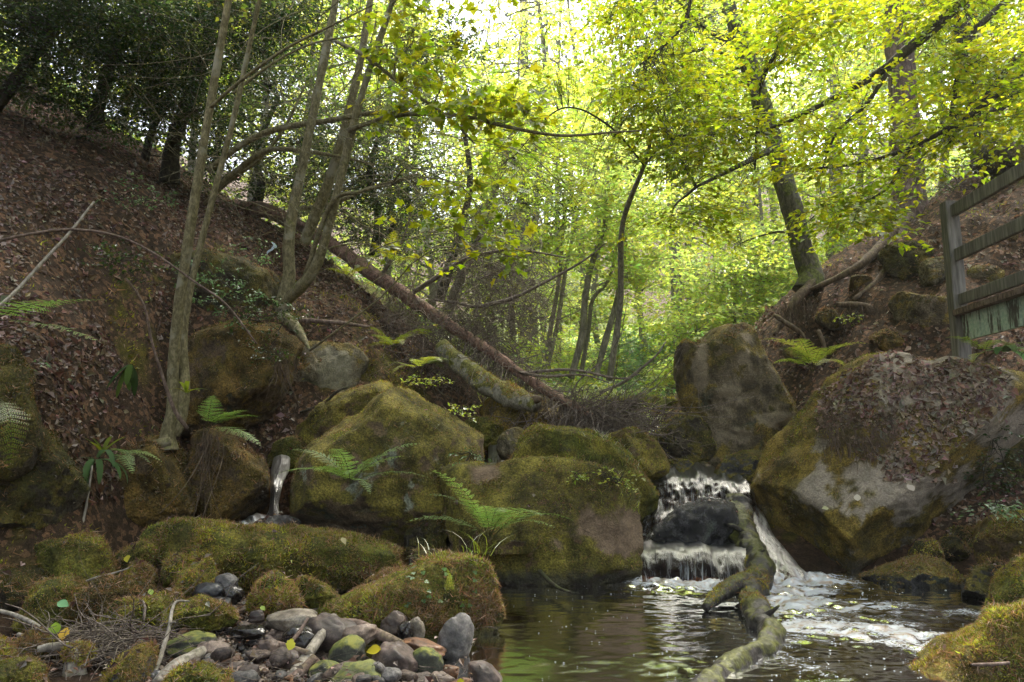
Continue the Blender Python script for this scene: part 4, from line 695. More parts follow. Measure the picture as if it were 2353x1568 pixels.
stick('stick', 'thin pale stem rising from the squat mossy boulder to the fern above', [(180, 1235, 6.2, 6), (195, 1180, 6.25, 6), (205, 1120, 6.3, 5), (212, 1070, 6.35, 4)], 'drift', rough=.02)
stick('stick', 'long bare pale pole leaning in from the left edge across the slope', [(-60, 745, 5.2, 7), (20, 685, 5.4, 8), (100, 600, 5.7, 8), (160, 535, 5.9, 7), (216, 464, 6.1, 5)], 'drift', rough=.03)
stick('bramble_stem', 'long thin stem arching across the whole left slope', [(-40, 562, 5.6, 7), (60, 540, 5.7, 7), (160, 528, 5.9, 7), (260, 540, 6.0, 6), (350, 580, 6.1, 5), (450, 650, 6.2, 5), (520, 700, 6.2, 5), (590, 790, 6.3, 3)], 'stick', 'stem', rough=.03)
stick('bramble_stem', 'thin grey stem hanging down the slope to the twin stemmed sapling', [(290, 640, 6.6, 4), (330, 700, 6.7, 5), (350, 790, 6.8, 6), (372, 860, 6.9, 7), (400, 940, 7.0, 9), (430, 985, 7.1, 9)], 'stick', 'stem', rough=.03)
stick('fallen_branch', 'bare pale branch arching up from the far glade', [(1378, 902, 13.5, 7), (1430, 880, 13.3, 8), (1480, 842, 13, 7), (1510, 815, 12.8, 5), (1530, 785, 12.8, 3)], 'drift', 'branch', rough=.04)
stick('fallen_branch', 'dead grey branch lying on the bank behind the grey slab boulder', [(670, 735, 9.9, 10), (720, 738, 9.9, 11), (780, 742, 10, 10), (850, 752, 10.1, 6)], 'stick', 'branch')
stick('fallen_branch', 'reddish torn log end on the ridge at the top of the fallen spruce', [(560, 480, 12.9, 40), (610, 484, 12.8, 34), (660, 500, 12.6, 22), (700, 520, 12.5, 10)], 'fallen', 'branch')
stick('fallen_branch', 'dark crooked branch beside the grey slab boulder', [(690, 948, 9.2, 6), (740, 930, 9.1, 7), (775, 900, 9.0, 6), (800, 890, 9, 4)], 'dark', 'branch', rough=.05)
# --- driftwood stump with the twig heap
st = empty('driftwood_stump', P(140, 1560, 4.3), 'broken grey driftwood stump with stub arms and a moss cap in the twig heap', 'stump')
V, F, _ = cat_mesh([tube(*W([(150, 1640, 4.2, 44), (158, 1570, 4.25, 40), (170, 1520, 4.3, 38), (172, 1480, 4.35, 34)]), 12, 24, .3, 2, nscale=9), tube(*W([(185, 1640, 4.2, 34), (188, 1580, 4.25, 30), (182, 1530, 4.3, 24)]), 10, 16, .3, 3, nscale=9)]); link('trunk', V, F, BK['drift'], st)
V, F = tube(*W([(172, 1486, 4.35, 30), (130, 1486, 4.32, 26), (88, 1492, 4.3, 22)]), 12, 24, .2, 4); link('branch_stub', V, F, BK['drift'], st)
V, F = tube(*W([(150, 1500, 4.28, 40), (185, 1500, 4.3, 46), (205, 1520, 4.3, 30)]), 10, 12, .2, 4); p0, n0 = sample_mesh(V, F, 2500, rng); v, f, cl = moss_blades(p0, n0, rng, .018, MOSSC['green']); link('moss', v, f, M_MOSS, st, cl, False)
rng = np.random.default_rng(12); n = 420; a = np.stack([rng.normal(0, .17, n), rng.normal(0, .12, n), rng.random(n) ** 1.5 * .2], 1); c0 = P(235, 1500, 4.5); A = a + np.array([c0[0], c0[1], 0]); A[:, 2] += H(A[:, 0], A[:, 1])
D = norm(rng.normal(size=(n, 3)) * [1, 1, .35] + [0, 0, .08]); p = bezier_twigs(A, D, rng.uniform(.12, .5, n), 6, rng, .45, .1); R = np.repeat(rng.lognormal(-5.75, .4, n)[:, None], 6, 1) * np.linspace(1, .4, 6)
V, F = tubes(p, R, 4); tag(link('twig_heap', V, F, BK['dead']), 'tangled heap of dead twigs washed up against the driftwood stump', 'twigs', kind='stuff')
# twigs strewn on the gravel bar and hanging tangles under the fallen spruce
n = 260; px = rng.uniform(380, 1120, n); py = rng.uniform(1390, 1590, n); A = np.array([wl(x, y, .13) for x, y in zip(px, py)]); A[:, 2] = np.maximum(H(A[:, 0], A[:, 1]), 0) + rng.uniform(.02, .1, n)
D = norm(rng.normal(size=(n, 3)) * [1, 1, .15]); p = bezier_twigs(A, D, rng.uniform(.05, .28, n), 5, rng, .4); V, F = tubes(p, np.repeat(rng.lognormal(-6.3, .35, n)[:, None], 5, 1) * np.linspace(1, .5, 5), 3)
tag(link('strewn_twigs', V, F, BK['dead']), 'thin brown twigs strewn over the cobbles', 'twigs', kind='stuff')
def tangle(label, c0, ext, n, L, R0, seed, mat='dead', sag=.3):
    rng = np.random.default_rng(seed); A = np.array(c0) + rng.normal(size=(n, 3)) * np.array(ext); D = norm(rng.normal(size=(n, 3)) * [1, .8, .8]); p = bezier_twigs(A, D, rng.uniform(L * .4, L, n), 6, rng, .7, sag)
    V, F = tubes(p, np.repeat((R0 * rng.uniform(.5, 1.5, n))[:, None], 6, 1) * np.linspace(1, .3, 6), 3); return tag(link('brushwood', V, F, BK[mat]), label, 'brushwood', kind='stuff')
tangle('matted dead brushwood piled at the foot of the fallen spruce', P(1330, 975, 10.3), (.5, .25, .09), 420, .6, .008, 1)
tangle('dark hanging brushwood between the mossy log and the fallen spruce', P(1010, 800, 10.9), (.4, .3, .28), 420, .6, .006, 2)
tangle('grey dead spruce twigs standing behind the fallen spruce', P(1140, 690, 11.4), (.45, .4, .6), 1300, .8, .006, 3)
tangle('driftwood brush caught between the upright pointed boulder and the glade', P(1500, 975, 10.6), (.45, .25, .07), 110, .8, .009, 4, 'stick')
tangle('dry brush below the ridge behind the peaked boulder', P(900, 760, 11.3), (.35, .3, .4), 350, .6, .005, 5)
# root clumps that hang from ledges
def root_curtain(label, pts, L, n, seed, mat='root'):
    rng = np.random.default_rng(seed); q = catmull(np.array([P(*a) for a in pts]), 40); A = q[rng.integers(0, 40, n)] + rng.normal(size=(n, 3)) * .05
    p = bezier_twigs(A, norm(np.array([0, -.15, -1]) + rng.normal(size=(n, 3)) * .15), rng.uniform(.2, 1, n) * L, 7, rng, .34); V, F = tubes(p, np.repeat(rng.lognormal(-5.9, .75, n)[:, None], 7, 1) * np.linspace(1, .4, 7), 3)
    return tag(link('hanging_roots', V, F, BK[mat]), label, 'roots')
root_curtain('curtain of fine brown roots hanging off the corner of the overhanging boulder', [(632, 800, 8.35), (660, 815, 8.35), (675, 830, 8.4)], .7, 70, 1)
root_curtain('straw coloured roots hanging beside the thin side fall boulder', [(455, 1000, 7.35), (480, 1005, 7.3), (500, 1010, 7.3)], .8, 55, 2)
root_curtain('dark rootlets dangling over the bare patch of the huge sloping boulder', [(1895, 990, 7.75), (1930, 1000, 7.6), (1985, 1010, 7.5), (2040, 990, 7.5)], .3, 160, 3)
root_curtain('fine roots hanging under the lip of the right bank below the beech', [(1790, 715, 11.2), (1830, 700, 11.2), (1870, 690, 11.2)], .6, 160, 4)
root_curtain('dark roots dangling over the hollow beside the greenish block', [(1930, 720, 10.6), (1990, 710, 10.5), (2030, 700, 10.3)], .5, 160, 5)
# exposed roots on the right bank, each one a thing
RT = [('thick root running down from the leaning beech to the left', [(1868, 650, 11.7, 26), (1830, 690, 11.4, 20), (1800, 740, 11.2, 14), (1780, 770, 11, 8)]), ('long root crossing the bank below the conifer', [(2085, 505, 12, 30), (2030, 560, 11.6, 24), (1975, 610, 11.2, 20), (1900, 650, 11.2, 14), (1860, 665, 11.3, 8)]),
      ('root dropping straight from the conifer base', [(2090, 500, 11.9, 26), (2060, 570, 11.3, 18), (2020, 640, 10.9, 14), (1960, 690, 10.7, 8)]), ('knotted root bending down above the greenish block', [(1920, 700, 10.8, 14), (1990, 705, 10.6, 16), (2010, 735, 10.5, 14), (1985, 790, 10.4, 9), (1960, 815, 10.3, 5)]),
      ('pale root snaking along the bank edge above the pointed boulder', [(1780, 725, 11.2, 10), (1810, 745, 11, 12), (1845, 770, 10.9, 9), (1850, 800, 10.8, 5)]), ('crooked root beside the small rounded rock', [(1880, 760, 10.6, 9), (1895, 800, 10.5, 10), (1890, 840, 10.4, 6)])]
for lb, pts in RT: stick('tree_root', lb, pts, 'root', 'root', 8, .2)
# --- timber footbridge end on the right bank
tim = mat_bark('weathered_grey_timber', (.10, .095, .085), (.18, .17, .155), (.07, .075, .05), .35, .6, .1, bump=.3)
def mat_paint():
    m = Mat('peeling_pale_green_paint'); co = m.n('TexCoord').outputs['Object']; mp = m.n('Mapping', {'Vector': co, 'Scale': (7, 7, 1.2)}).outputs[0]
    n = m.noise(1.6, 5, mp, .65); n2 = m.noise(30, 4, co); c = m.mix(m.ramp(n, .40, .50), (.05, .045, .038), m.mix(m.ramp(n2, .4, .6), (.26, .36, .30), (.36, .44, .38)))
    return m.end(m.n('BsdfPrincipled', {'Base Color': c, 'Roughness': .75, 'Normal': m.n('Bump', {'Strength': .4, 'Distance': .01, 'Height': n})}))
def beam(name, a, b, wid, hgt, mat, parent, side, seg=14, seed=0):     # a squared timber with slightly worn edges from a to b
    a, b, side = np.array(a, float), np.array(b, float), np.array(side, float); ax = norm(b - a); side = norm(side - ax * side.dot(ax)); up = np.cross(ax, side)
    e = .12; prof = np.array([(-1, -1 + e), (-1 + e, -1), (1 - e, -1), (1, -1 + e), (1, 1 - e), (1 - e, 1), (-1 + e, 1), (-1, 1 - e)]) * .5
    t = np.linspace(0, 1, seg); V = (a + (b - a) * t[:, None])[:, None] + prof[None, :, :1] * wid * side + prof[None, :, 1:] * hgt * up; V = V.reshape(-1, 3); V = V + .003 * fbm(V * 9, 3, seed)[:, None] * up
    k = 8; i, j = np.meshgrid(np.arange(seg - 1), np.arange(k), indexing='ij'); F4 = np.stack([i * k + j, i * k + (j + 1) % k, (i + 1) * k + (j + 1) % k, (i + 1) * k + j], -1).reshape(-1, 4)
    cap = np.array([[0, 1, 2, 3], [0, 3, 4, 7], [4, 5, 6, 7]]); Fc = np.concatenate([cap[:, ::-1], cap + (seg - 1) * k])
    return link(name, V, np.concatenate([F4, Fc]), mat, parent, smooth=False)
q0, q1 = P(2208, 790, 8.6), P(2208, 466, 8.6); fb = empty('footbridge', q0, 'end of a weathered timber footbridge with three handrails and peeling pale green side boards', 'footbridge')
dv = np.array(P(2353, 640, 7.4)) - np.array(P(2208, 690, 8.6)); dv[2] = 0; dv = norm(dv); sd = np.array([dv[1], -dv[0], 0])
beam('post', (q0[0], q0[1], q0[2] - .35), (q0[0], q0[1], q1[2]), .155, .155, tim, fb, sd)
LB = 3.4
for py, hh in [(490, .15), (590, .145), (692, .13)]:
    s = np.array([q0[0], q0[1], P(2208, py, 8.6)[2]]) + dv * .08 - sd * .0; beam('rail', s, s + dv * LB, .055, hh, tim, fb, sd, 20, py)
s = np.array([q0[0], q0[1], P(2208, 722, 8.6)[2]]) + dv * .08; beam('deck_edge', s + sd * .02, s + sd * .02 + dv * LB, .18, .07, BK['stick'], fb, sd, 20, 5)
PT = mat_paint()
for k in range(9):
    a0 = s + dv * (.03 + k * .37) + np.array([0, 0, -.036]); beam('side_board', a0 + dv * .175, a0 + dv * .175 + np.array([0, 0, -.30]), .05, .352, PT, fb, sd, 6, k)
# ================================================================== TREES
def mat_leaf(name, gain=1., trans=.55, rough=.45, spec=.5, tmul=1.7):
    m = Mat(name); a = m.n('Attribute', attribute_name='col').outputs[0]
    d = m.n('BsdfDiffuse', {'Color': m.hsv(a, v=gain)}); tr = m.n('BsdfTranslucent', {'Color': m.hsv(a, h=.497, sa=1.05, v=gain * tmul)}); x = m.n('MixShader', {0: trans, 1: d, 2: tr})
    g = m.n('BsdfGlossy', {'Color': (1, 1, 1, 1), 'Roughness': rough}); fr = m.n('Fresnel', {'IOR': 1.4}).outputs[0]
    return m.end(m.n('MixShader', {0: m.math('MULTIPLY', fr, spec), 1: x, 2: g}))
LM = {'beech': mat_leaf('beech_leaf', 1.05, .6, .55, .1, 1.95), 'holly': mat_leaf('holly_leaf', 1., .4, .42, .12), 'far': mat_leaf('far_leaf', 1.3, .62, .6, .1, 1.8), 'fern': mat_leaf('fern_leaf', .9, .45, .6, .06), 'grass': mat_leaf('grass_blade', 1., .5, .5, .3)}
PAL = {  # leaf colours (linear)
 'lime': [(.245, .30, .045), (.31, .34, .055), (.2, .27, .045)], 'gold': [(.18, .22, .016), (.23, .245, .018), (.14, .19, .016)], 'deep': [(.13, .17, .02), (.19, .21, .02), (.1, .15, .02)],
 'holly': [(.022, .045, .014), (.035, .062, .017), (.065, .085, .02)], 'olive': [(.09, .11, .02), (.14, .15, .022), (.06, .09, .02)], 'bluegreen': [(.10, .17, .07), (.14, .22, .09), (.08, .14, .05)], 'fern': [(.19, .30, .075), (.25, .36, .09), (.16, .26, .055)], 'pale': [(.31, .36, .10), (.37, .40, .11), (.26, .33, .10)],
 'spruce': [(.06, .075, .04), (.09, .1, .06), (.05, .06, .035)]}
def pal_col(rng, n, per, pal, jit=.16):
    p = np.array(PAL[pal]); ns = (n + per - 1) // per
    c = p[rng.integers(0, len(p), ns)] * rng.uniform(.75, 1.25, (ns, 1)); c = np.repeat(c, per, 0)[:n]
    return np.clip(c * (1 + jit * rng.normal(size=(n, 1))) * (1 + .08 * rng.normal(size=(n, 3))), .004, .7)
def sprays(C, L, nl, size, rng, droop=.15, tilt=.22, wide=.55, nj=.38):
    n = len(C); az = rng.uniform(0, 2 * PI, n); D = norm(np.stack([np.cos(az), np.sin(az), -droop + rng.normal(size=n) * .2], 1)); sd = norm(np.cross(D, [0, 0, 1.]) + rng.normal(size=(n, 3)) * tilt); N = norm(np.cross(sd, D)); N *= np.sign(N[:, 2:3] + 1e-6)
    L = L * rng.uniform(.6, 1.3, n); u = rng.random((n, nl)); s = rng.choice([-1., 1.], (n, nl)); v = s * (.06 + wide * (1 - u) * rng.random((n, nl)))
    Bp = C[:, None] + L[:, None, None] * (D[:, None] * u[..., None] + sd[:, None] * v[..., None] * .8) + rng.normal(size=(n, nl, 3)) * .02 * L[:, None, None]; Bp[..., 2] -= (u ** 2) * L[:, None] * droop
    A = D[:, None] * rng.uniform(.2, 1., (n, nl, 1)) + sd[:, None] * (s * rng.uniform(.3, 1, (n, nl)))[..., None] + rng.normal(size=(n, nl, 3)) * .25; A[..., 2] -= .15
    NN = N[:, None] + rng.normal(size=(n, nl, 3)) * nj
    A = norm(A.reshape(-1, 3)); NN = NN.reshape(-1, 3); NN = norm(NN - A * (NN * A).sum(1, keepdims=True))
    return Bp.reshape(-1, 3), A, NN, size * rng.uniform(.6, 1.25, n * nl), D, L
def ellip(rng, n):
    d = norm(rng.normal(size=(n, 3))); return d * (rng.random((n, 1)) ** (1 / 2.4))
def crown(root, C, pal, lm, rng, L=.45, nl=14, size=.08, aspect=.62, lobed=False, name='crown', droop=.15, wide=.55, jit=.16, twig=None, tilt=.22, nj=.38):
    B_, A, NN, S, D, LL = sprays(C, L, nl, size, rng, droop, tilt, wide, nj); cl = pal_col(rng, len(B_), nl, pal, jit)
    if lobed: V, F, k = lobed_mesh(B_, A, NN, S, rng); cl = np.repeat(cl, k, 0)
    else: V, F = leaf_mesh(B_, A, NN, S, aspect); cl = np.repeat(cl, 4, 0)
    o = link(name, V, F, LM[lm], root, cl, False)
    if twig:
        t = np.linspace(0, 1, 4); p = C[:, None] + (D * LL[:, None])[:, None] * t[None, :, None]; p[..., 2] -= (t ** 2)[None] * LL[:, None] * droop
        return o, tubes(p, np.full((len(C), 4), twig) * np.linspace(1, .35, 4))
    return o
def limb(a, b, r0, r1, rng, sag=.12, n=10, sides=6):
    a, b = np.array(a), np.array(b); d = b - a; L = np.linalg.norm(d); m = [a + d * t + rng.normal(size=3) * L * .05 + np.array([0, 0, math.sin(t * PI) * L * sag]) for t in (0, .33, .66, 1)]; m[0], m[-1] = a, b
    return tube(np.array(m), np.linspace(r0, r1, 4), sides, n, .1, int(rng.integers(999)))
def puffpts(pf, rng):      # (px, py, Y, rpx, rpy, n [, rY])
    px, py, Y, a, b, n = pf[:6]; rY = pf[6] if len(pf) > 6 else a * mpp(px, py, Y) * .8; c = P(px, py, Y); k = mpp(px, py, Y)
    return c + ellip(rng, n) * np.array([a * k, rY, b * k]), c
def shade_sprays(n, x0, x1, y0, y1, seed):      # unseen leaf sprays added above the frame to shade stream and rocks
    rng = np.random.default_rng(seed); x = rng.uniform(x0, x1, n * 3); y = rng.uniform(y0, y1, n * 3); z = 3.0 + .78 * np.maximum(y, 1.5) + rng.uniform(0, 3.2, n * 3); k = fbm(np.stack([x * .5, y * .5, z * .4], 1), 3, seed) > -.32; return np.stack([x, y, z], 1)[k][:n]
def tree(name, label, stems, bark, puffs=(), pal='lime', lm='beech', seed=0, group=None, cat='tree', extra=(), size=.08, L=.45, nl=14, lobed=False, twig=.004, limbs=True, lr=.02, base=None, sides=14, aspect=.62, rough=.1, wide=.55, droop=.15, twigmat=None, over=None, tk=1.):
    rng = np.random.default_rng(seed + 5000); c0, r0 = W(stems[0]); root = empty(name, base if base is not None else tuple(c0[0]), label, cat, group)
    cens = []
    for k, s in enumerate(stems):
        c, r = W(s); r = r * tk; V, F = tube(c, r, sides, max(24, len(c) * 9), rough, seed + k, nscale=3.); link('trunk' if k == 0 else 'stem', V, F, BK[bark], root); cens.append(catmull(c, 60))
    allc = np.concatenate(cens); tw = []
    for e in extra:
        c, r = W(e); V, F = tube(c, r, 7, max(14, len(c) * 6), .1, seed); link('bough', V, F, BK[twigmat or bark], root); allc = np.concatenate([allc, catmull(c, 40)])
    Cs = []
    for pf in puffs:
        p, c = puffpts(pf, rng); Cs.append(p)
        if limbs:
            w = np.linalg.norm(allc - c, axis=1) + 1.2 * np.clip(allc[:, 2] - c[2], 0, None); a = allc[np.argmin(w)]; tw.append(limb(a, c, lr, lr * .35, rng))
            k = rng.choice(len(p), max(2, len(p) // 3), replace=False); t = np.linspace(0, 1, 5)[None, :, None]; q = c + (p[k] - c)[:, None] * t + rng.normal(size=(len(k), 1, 3)) * .06 * np.sin(t * PI); tw.append(tubes(q, np.full((len(k), 5), twig * 1.6) * np.linspace(1, .4, 5)))
    if over is not None: Cs.append(over)
    if Cs:
        C = np.concatenate(Cs); o, tt = crown(root, C, pal, lm, rng, L, nl, size, aspect, lobed, twig=twig, wide=wide, droop=droop); tw.append(tt)
    if tw:
        V, F, _ = cat_mesh(tw); tag(link('branches', V, F, BK[twigmat or bark], root), kind='stuff')
    return root
# ---- left bank, near
tree('sapling', 'tall slender twin stemmed sapling rooted on the mossy block at the left', [[(385, 1035, 7.35, 66), (386, 1000, 7.35, 46), (398, 930, 7.35, 38), (398, 840, 7.3, 34), (412, 700, 7.2, 32), (432, 560, 7.1, 30), (462, 370, 7.0, 27), (492, 190, 6.95, 24), (522, 20, 6.9, 21), (540, -90, 6.9, 18)],
      [(400, 1000, 7.4, 34), (415, 960, 7.4, 36), (424, 880, 7.4, 34), (420, 790, 7.45, 26), (434, 680, 7.5, 21), (462, 560, 7.5, 20), (498, 420, 7.5, 18), (535, 280, 7.5, 17), (568, 130, 7.5, 15), (598, -10, 7.5, 12), (610, -80, 7.5, 10)]], 'sapling', [(560, -130, 7.2, 260, 80, 60), (420, -140, 7.2, 200, 70, 50)], 'olive', seed=1, tk=.74, over=shade_sprays(OVL, -11, -1.0, -4.0, 8.5, 6),  # crown also takes unseen sprays added to shade the left foreground
      extra=[[(480, 250, 6.95, 9), (560, 180, 6.8, 8), (660, 110, 6.7, 7), (760, 60, 6.7, 5), (860, 10, 6.7, 3)], [(535, 215, 7.5, 7), (620, 150, 7.6, 6), (720, 100, 7.7, 5), (840, 80, 7.8, 3)], [(390, 1015, 7.3, 26), (350, 1022, 7.2, 20), (295, 1022, 7.1, 4)]])
tree('forked_tree', 'smooth barked tree that forks low into three stems left of the fallen spruce', [[(642, 735, 9.9, 60), (655, 690, 9.8, 48), (664, 630, 9.75, 36), (663, 560, 9.7, 32), (676, 470, 9.7, 29), (704, 340, 9.7, 27), (730, 210, 9.7, 25), (752, 100, 9.7, 23), (775, -20, 9.7, 20), (790, -100, 9.7, 16)],
      [(660, 690, 9.75, 34), (690, 660, 9.6, 36), (722, 620, 9.5, 32), (745, 560, 9.4, 28), (768, 470, 9.3, 26), (792, 370, 9.3, 25), (820, 260, 9.3, 23), (852, 150, 9.3, 20), (890, 40, 9.3, 16), (920, -60, 9.3, 12)], [(700, 560, 10.6, 34), (722, 500, 10.5, 34), (755, 420, 10.4, 30), (790, 300, 10.3, 26), (820, 180, 10.3, 23), (842, 60, 10.3, 20), (860, -60, 10.3, 16)]], 'sapling',
      [(950, 70, 8.6, 110, 70, 26), (1010, 190, 8.5, 130, 60, 34), (1100, 265, 8.4, 150, 50, 36), (900, 255, 8.8, 70, 50, 14), (1180, 235, 8.4, 110, 60, 24), (1050, 430, 8.2, 90, 35, 16), (1010, 500, 8.0, 55, 35, 10), (1120, 515, 8.1, 75, 35, 11), (1160, 590, 8.2, 60, 25, 6), (890, 120, 9, 90, 80, 16), (1000, -40, 8.8, 200, 60, 30), (930, 580, 9.6, 60, 30, 6)], 'gold', seed=2, tk=.77, size=.125, L=.4, nl=6, lobed=True, lr=.014,
      extra=[[(760, 90, 9.6, 10), (840, 130, 9.2, 9), (930, 200, 8.9, 8), (1030, 270, 8.6, 7), (1090, 330, 8.5, 4)], [(800, 300, 9.2, 12), (900, 268, 9.0, 11), (1000, 262, 8.8, 10), (1090, 272, 8.6, 10), (1180, 295, 8.4, 9), (1290, 312, 8.3, 7), (1400, 305, 8.3, 6), (1480, 300, 8.3, 3)], [(640, 720, 9.85, 34), (682, 755, 9.6, 24), (712, 806, 9.3, 5)], [(700, 640, 9.6, 14), (760, 470, 9.2, 10), (830, 440, 9.0, 8), (900, 425, 8.9, 4)]])
# ---- hollies crowding the left ridge
rng = np.random.default_rng(3)
HT = [('dark holly leaning right at the far left of the ridge', [(-30, 270, 9.2, 34), (60, 150, 9.0, 28), (150, 20, 8.9, 22), (220, -90, 8.9, 14)], [(60, 60, 8.6, 220, 150, 520), (-30, -20, 8.2, 180, 140, 320), (180, -40, 8.2, 200, 110, 380)]),
      ('dark holly with a thin trunk second along the left ridge', [(215, 300, 10.6, 34), (232, 220, 10.5, 26), (262, 120, 10.3, 20), (300, -20, 10.2, 12)], [(250, 130, 9.8, 190, 120, 460), (330, 30, 9.4, 200, 110, 460), (200, 250, 10, 110, 60, 130), (60, 200, 9.2, 110, 60, 120)]),
      ('holly with a brown crooked trunk left of the twin stemmed sapling', [(388, 420, 11.6, 44), (398, 330, 11.5, 34), (425, 250, 11.4, 30), (465, 150, 11.3, 24), (500, 30, 11.2, 16)], [(430, 140, 10.6, 170, 120, 400), (520, 20, 10.2, 190, 100, 380), (350, 220, 10.8, 120, 90, 200)]),
      ('slim holly with several black shoots behind the crooked trunk', [(330, 380, 11.9, 20), (350, 300, 11.8, 16), (385, 230, 11.7, 13), (420, 120, 11.6, 8)], [(330, 260, 11.4, 110, 80, 150), (450, 260, 11.4, 110, 90, 190), (480, 360, 12, 80, 60, 90)]),
      ('holly bush filling the gap between the sapling and the forked tree', [(575, 500, 13.2, 26), (600, 430, 13.1, 20), (590, 350, 13, 15), (640, 220, 13, 10)], [(640, 60, 10.6, 170, 120, 330), (620, 200, 12, 140, 100, 260), (700, 330, 12.6, 150, 90, 240), (620, 420, 12.8, 140, 70, 200), (520, 330, 12.4, 110, 90, 160)]),
      ('dark green holly behind the forked tree above the fallen spruce', [(860, 590, 13.6, 24), (870, 500, 13.5, 20), (850, 400, 13.5, 16), (880, 280, 13.4, 10)], [(850, 400, 12.8, 160, 120, 420), (950, 420, 12.6, 110, 90, 200), (900, 530, 12.9, 150, 80, 260), (760, 450, 12.9, 110, 100, 220), (940, 280, 12.4, 110, 70, 110), (830, 250, 12.6, 110, 80, 110)]),
      ('holly hanging over the stream with dark leaves high in the middle', [(1010, 690, 15.2, 22), (1050, 560, 15.1, 18), (1080, 420, 15, 14), (1060, 260, 14.8, 9)], [(1040, 100, 11.5, 90, 60, 70), (960, 130, 11.4, 80, 70, 80), (1210, 470, 14, 120, 70, 100), (1130, 620, 14.6, 120, 80, 150), (1020, 560, 14.4, 90, 70, 110)])]
for k, (lb, st, pf) in enumerate(HT): tree('holly_tree', lb, [st], 'dark', pf, 'holly', 'holly', 20 + k, size=.058, L=.4, nl=13, twig=.003, lr=.012, group='holly trees on the left bank', aspect=.55)


# bare thin shoots arching between the trees on the left, one tangle nobody could count
rng = np.random.default_rng(31); n = 1500; px = rng.uniform(-60, 1180, n); py = rng.uniform(-60, 640, n); ok = py < 260 + .42 * px; px, py = px[ok], py[ok]; n = len(px); A = np.array([P(a, b, y) for a, b, y in zip(px, py, rng.uniform(8.8, 13, n))])
D = norm(np.stack([rng.normal(.45, .8, n), rng.normal(0, .4, n), rng.normal(.05, .7, n)], 1)); p = bezier_twigs(A, D, rng.uniform(.5, 2.4, n), 9, rng, .5, .15); V, F = tubes(p, np.repeat(rng.lognormal(-5.45, .4, n)[:, None], 9, 1) * np.linspace(1, .35, 9), 4)
tag(link('bare_shoots', V, F, BK['sapling']), 'tangle of thin bare arching shoots under the hollies', 'shoots', kind='stuff')
AR = [('long arching bough sweeping right from behind the twin stemmed sapling', [(478, 392, 10.2, 13), (560, 330, 10.0, 15), (640, 296, 9.9, 15), (740, 280, 9.8, 13), (840, 262, 9.7, 11), (930, 255, 9.6, 7)]), ('lower grey bough bending over the slope behind the forked tree', [(500, 430, 10.6, 12), (560, 380, 10.4, 13), (620, 345, 10.3, 12), (700, 348, 10.2, 10), (790, 362, 10.1, 8), (860, 380, 10, 4)]), ('pale bough rising right from the ridge log', [(690, 480, 11.8, 12), (760, 470, 11.7, 12), (830, 440, 11.6, 10), (900, 418, 11.5, 7), (960, 400, 11.4, 4)]), ('thin curved stem rising from the ridge beside the sapling', [(470, 470, 11, 11), (520, 420, 10.8, 11), (590, 370, 10.6, 9), (650, 300, 10.5, 7), (700, 200, 10.4, 4)])]
for lb, pts in AR: stick('bough', lb, pts, 'sapling', 'bough', 8, .05)
# ---- right bank
tree('beech_tree', 'leaning grey beech with mossy trunk on the edge of the right bank', [[(1858, 668, 11.9, 92), (1862, 630, 11.9, 66), (1848, 580, 11.9, 56), (1826, 500, 11.9, 52), (1800, 410, 11.9, 50), (1775, 320, 11.9, 48), (1748, 230, 11.9, 48), (1722, 150, 11.9, 44), (1695, 70, 11.9, 40), (1665, -10, 11.9, 36), (1630, -100, 11.9, 30)]], 'beech',
     [(1600, 60, 11.6, 190, 110, 110), (1760, 30, 12.4, 180, 90, 90), (1480, 120, 11.4, 110, 90, 60), (1620, 200, 12.6, 140, 90, 70), (1900, 160, 12.8, 130, 110, 90), (1600, 420, 12.4, 110, 60, 60), (1700, 560, 12.6, 90, 50, 40), (1540, 520, 12, 80, 50, 36), (1500, -40, 11.2, 200, 60, 60), (1400, 40, 10.8, 90, 60, 40), (1450, 190, 11, 70, 50, 24)], 'lime', seed=40, tk=.88, lr=.03, size=.085, L=.5, sides=18, rough=.16, extra=[[(1730, 180, 11.9, 22), (1700, 110, 12.2, 18), (1600, 60, 12, 12)], [(1780, 340, 11.8, 16), (1700, 380, 11.6, 12), (1600, 430, 11.6, 7)]])
tree('conifer_tree', 'straight ridged conifer trunk standing on the right bank behind the beech', [[(2095, 520, 12.6, 110), (2090, 470, 12.6, 78), (2086, 400, 12.6, 68), (2080, 300, 12.6, 64), (2072, 180, 12.6, 60), (2064, 60, 12.6, 56), (2055, -100, 12.6, 50)]], 'conifer', [(2060, -60, 12.6, 160, 70, 40)], 'deep', seed=41, sides=20, rough=.14)
def mask_over(px, py):
    lim = np.interp(px, [1380, 1440, 1500, 1600, 1700, 1800, 1900, 2000, 2100, 2200, 2400], [250, 330, 470, 540, 430, 420, 520, 520, 430, 330, 270]); d = np.ones(len(px))
    d *= py < lim
    t = np.interp(py, [60, 260, 420, 660], [1692, 1748, 1800, 1862]); d *= np.where((np.abs(px - t) < 48) & ((py < 240) | (py > 400)), .05, 1)
    d *= np.where((np.abs(px - 2076) < 52) & (py > 110), .06, 1)
    return d
rng = np.random.default_rng(44); px = rng.uniform(1390, 2480, 9000); py = rng.uniform(-90, 560, 9000); g = fbm(np.stack([px / 130., py / 70., 0 * px], 1), 3, 8)
kp = rng.random(9000) < mask_over(px, py) * np.clip(.45 + .9 * g, 0, 1) * .34; px, py = px[kp], py[kp]
yy = np.interp(px, [1390, 2480], [9.9, 8.4]) + rng.uniform(-1.1, 1.3, len(px)); C = np.array([P(a, b, y) for a, b, y in zip(px, py, yy)])
rt = empty('beech_tree', P(2760, 380, 8.8), 'beech reaching in from beyond the right edge with layered golden green boughs', 'tree')
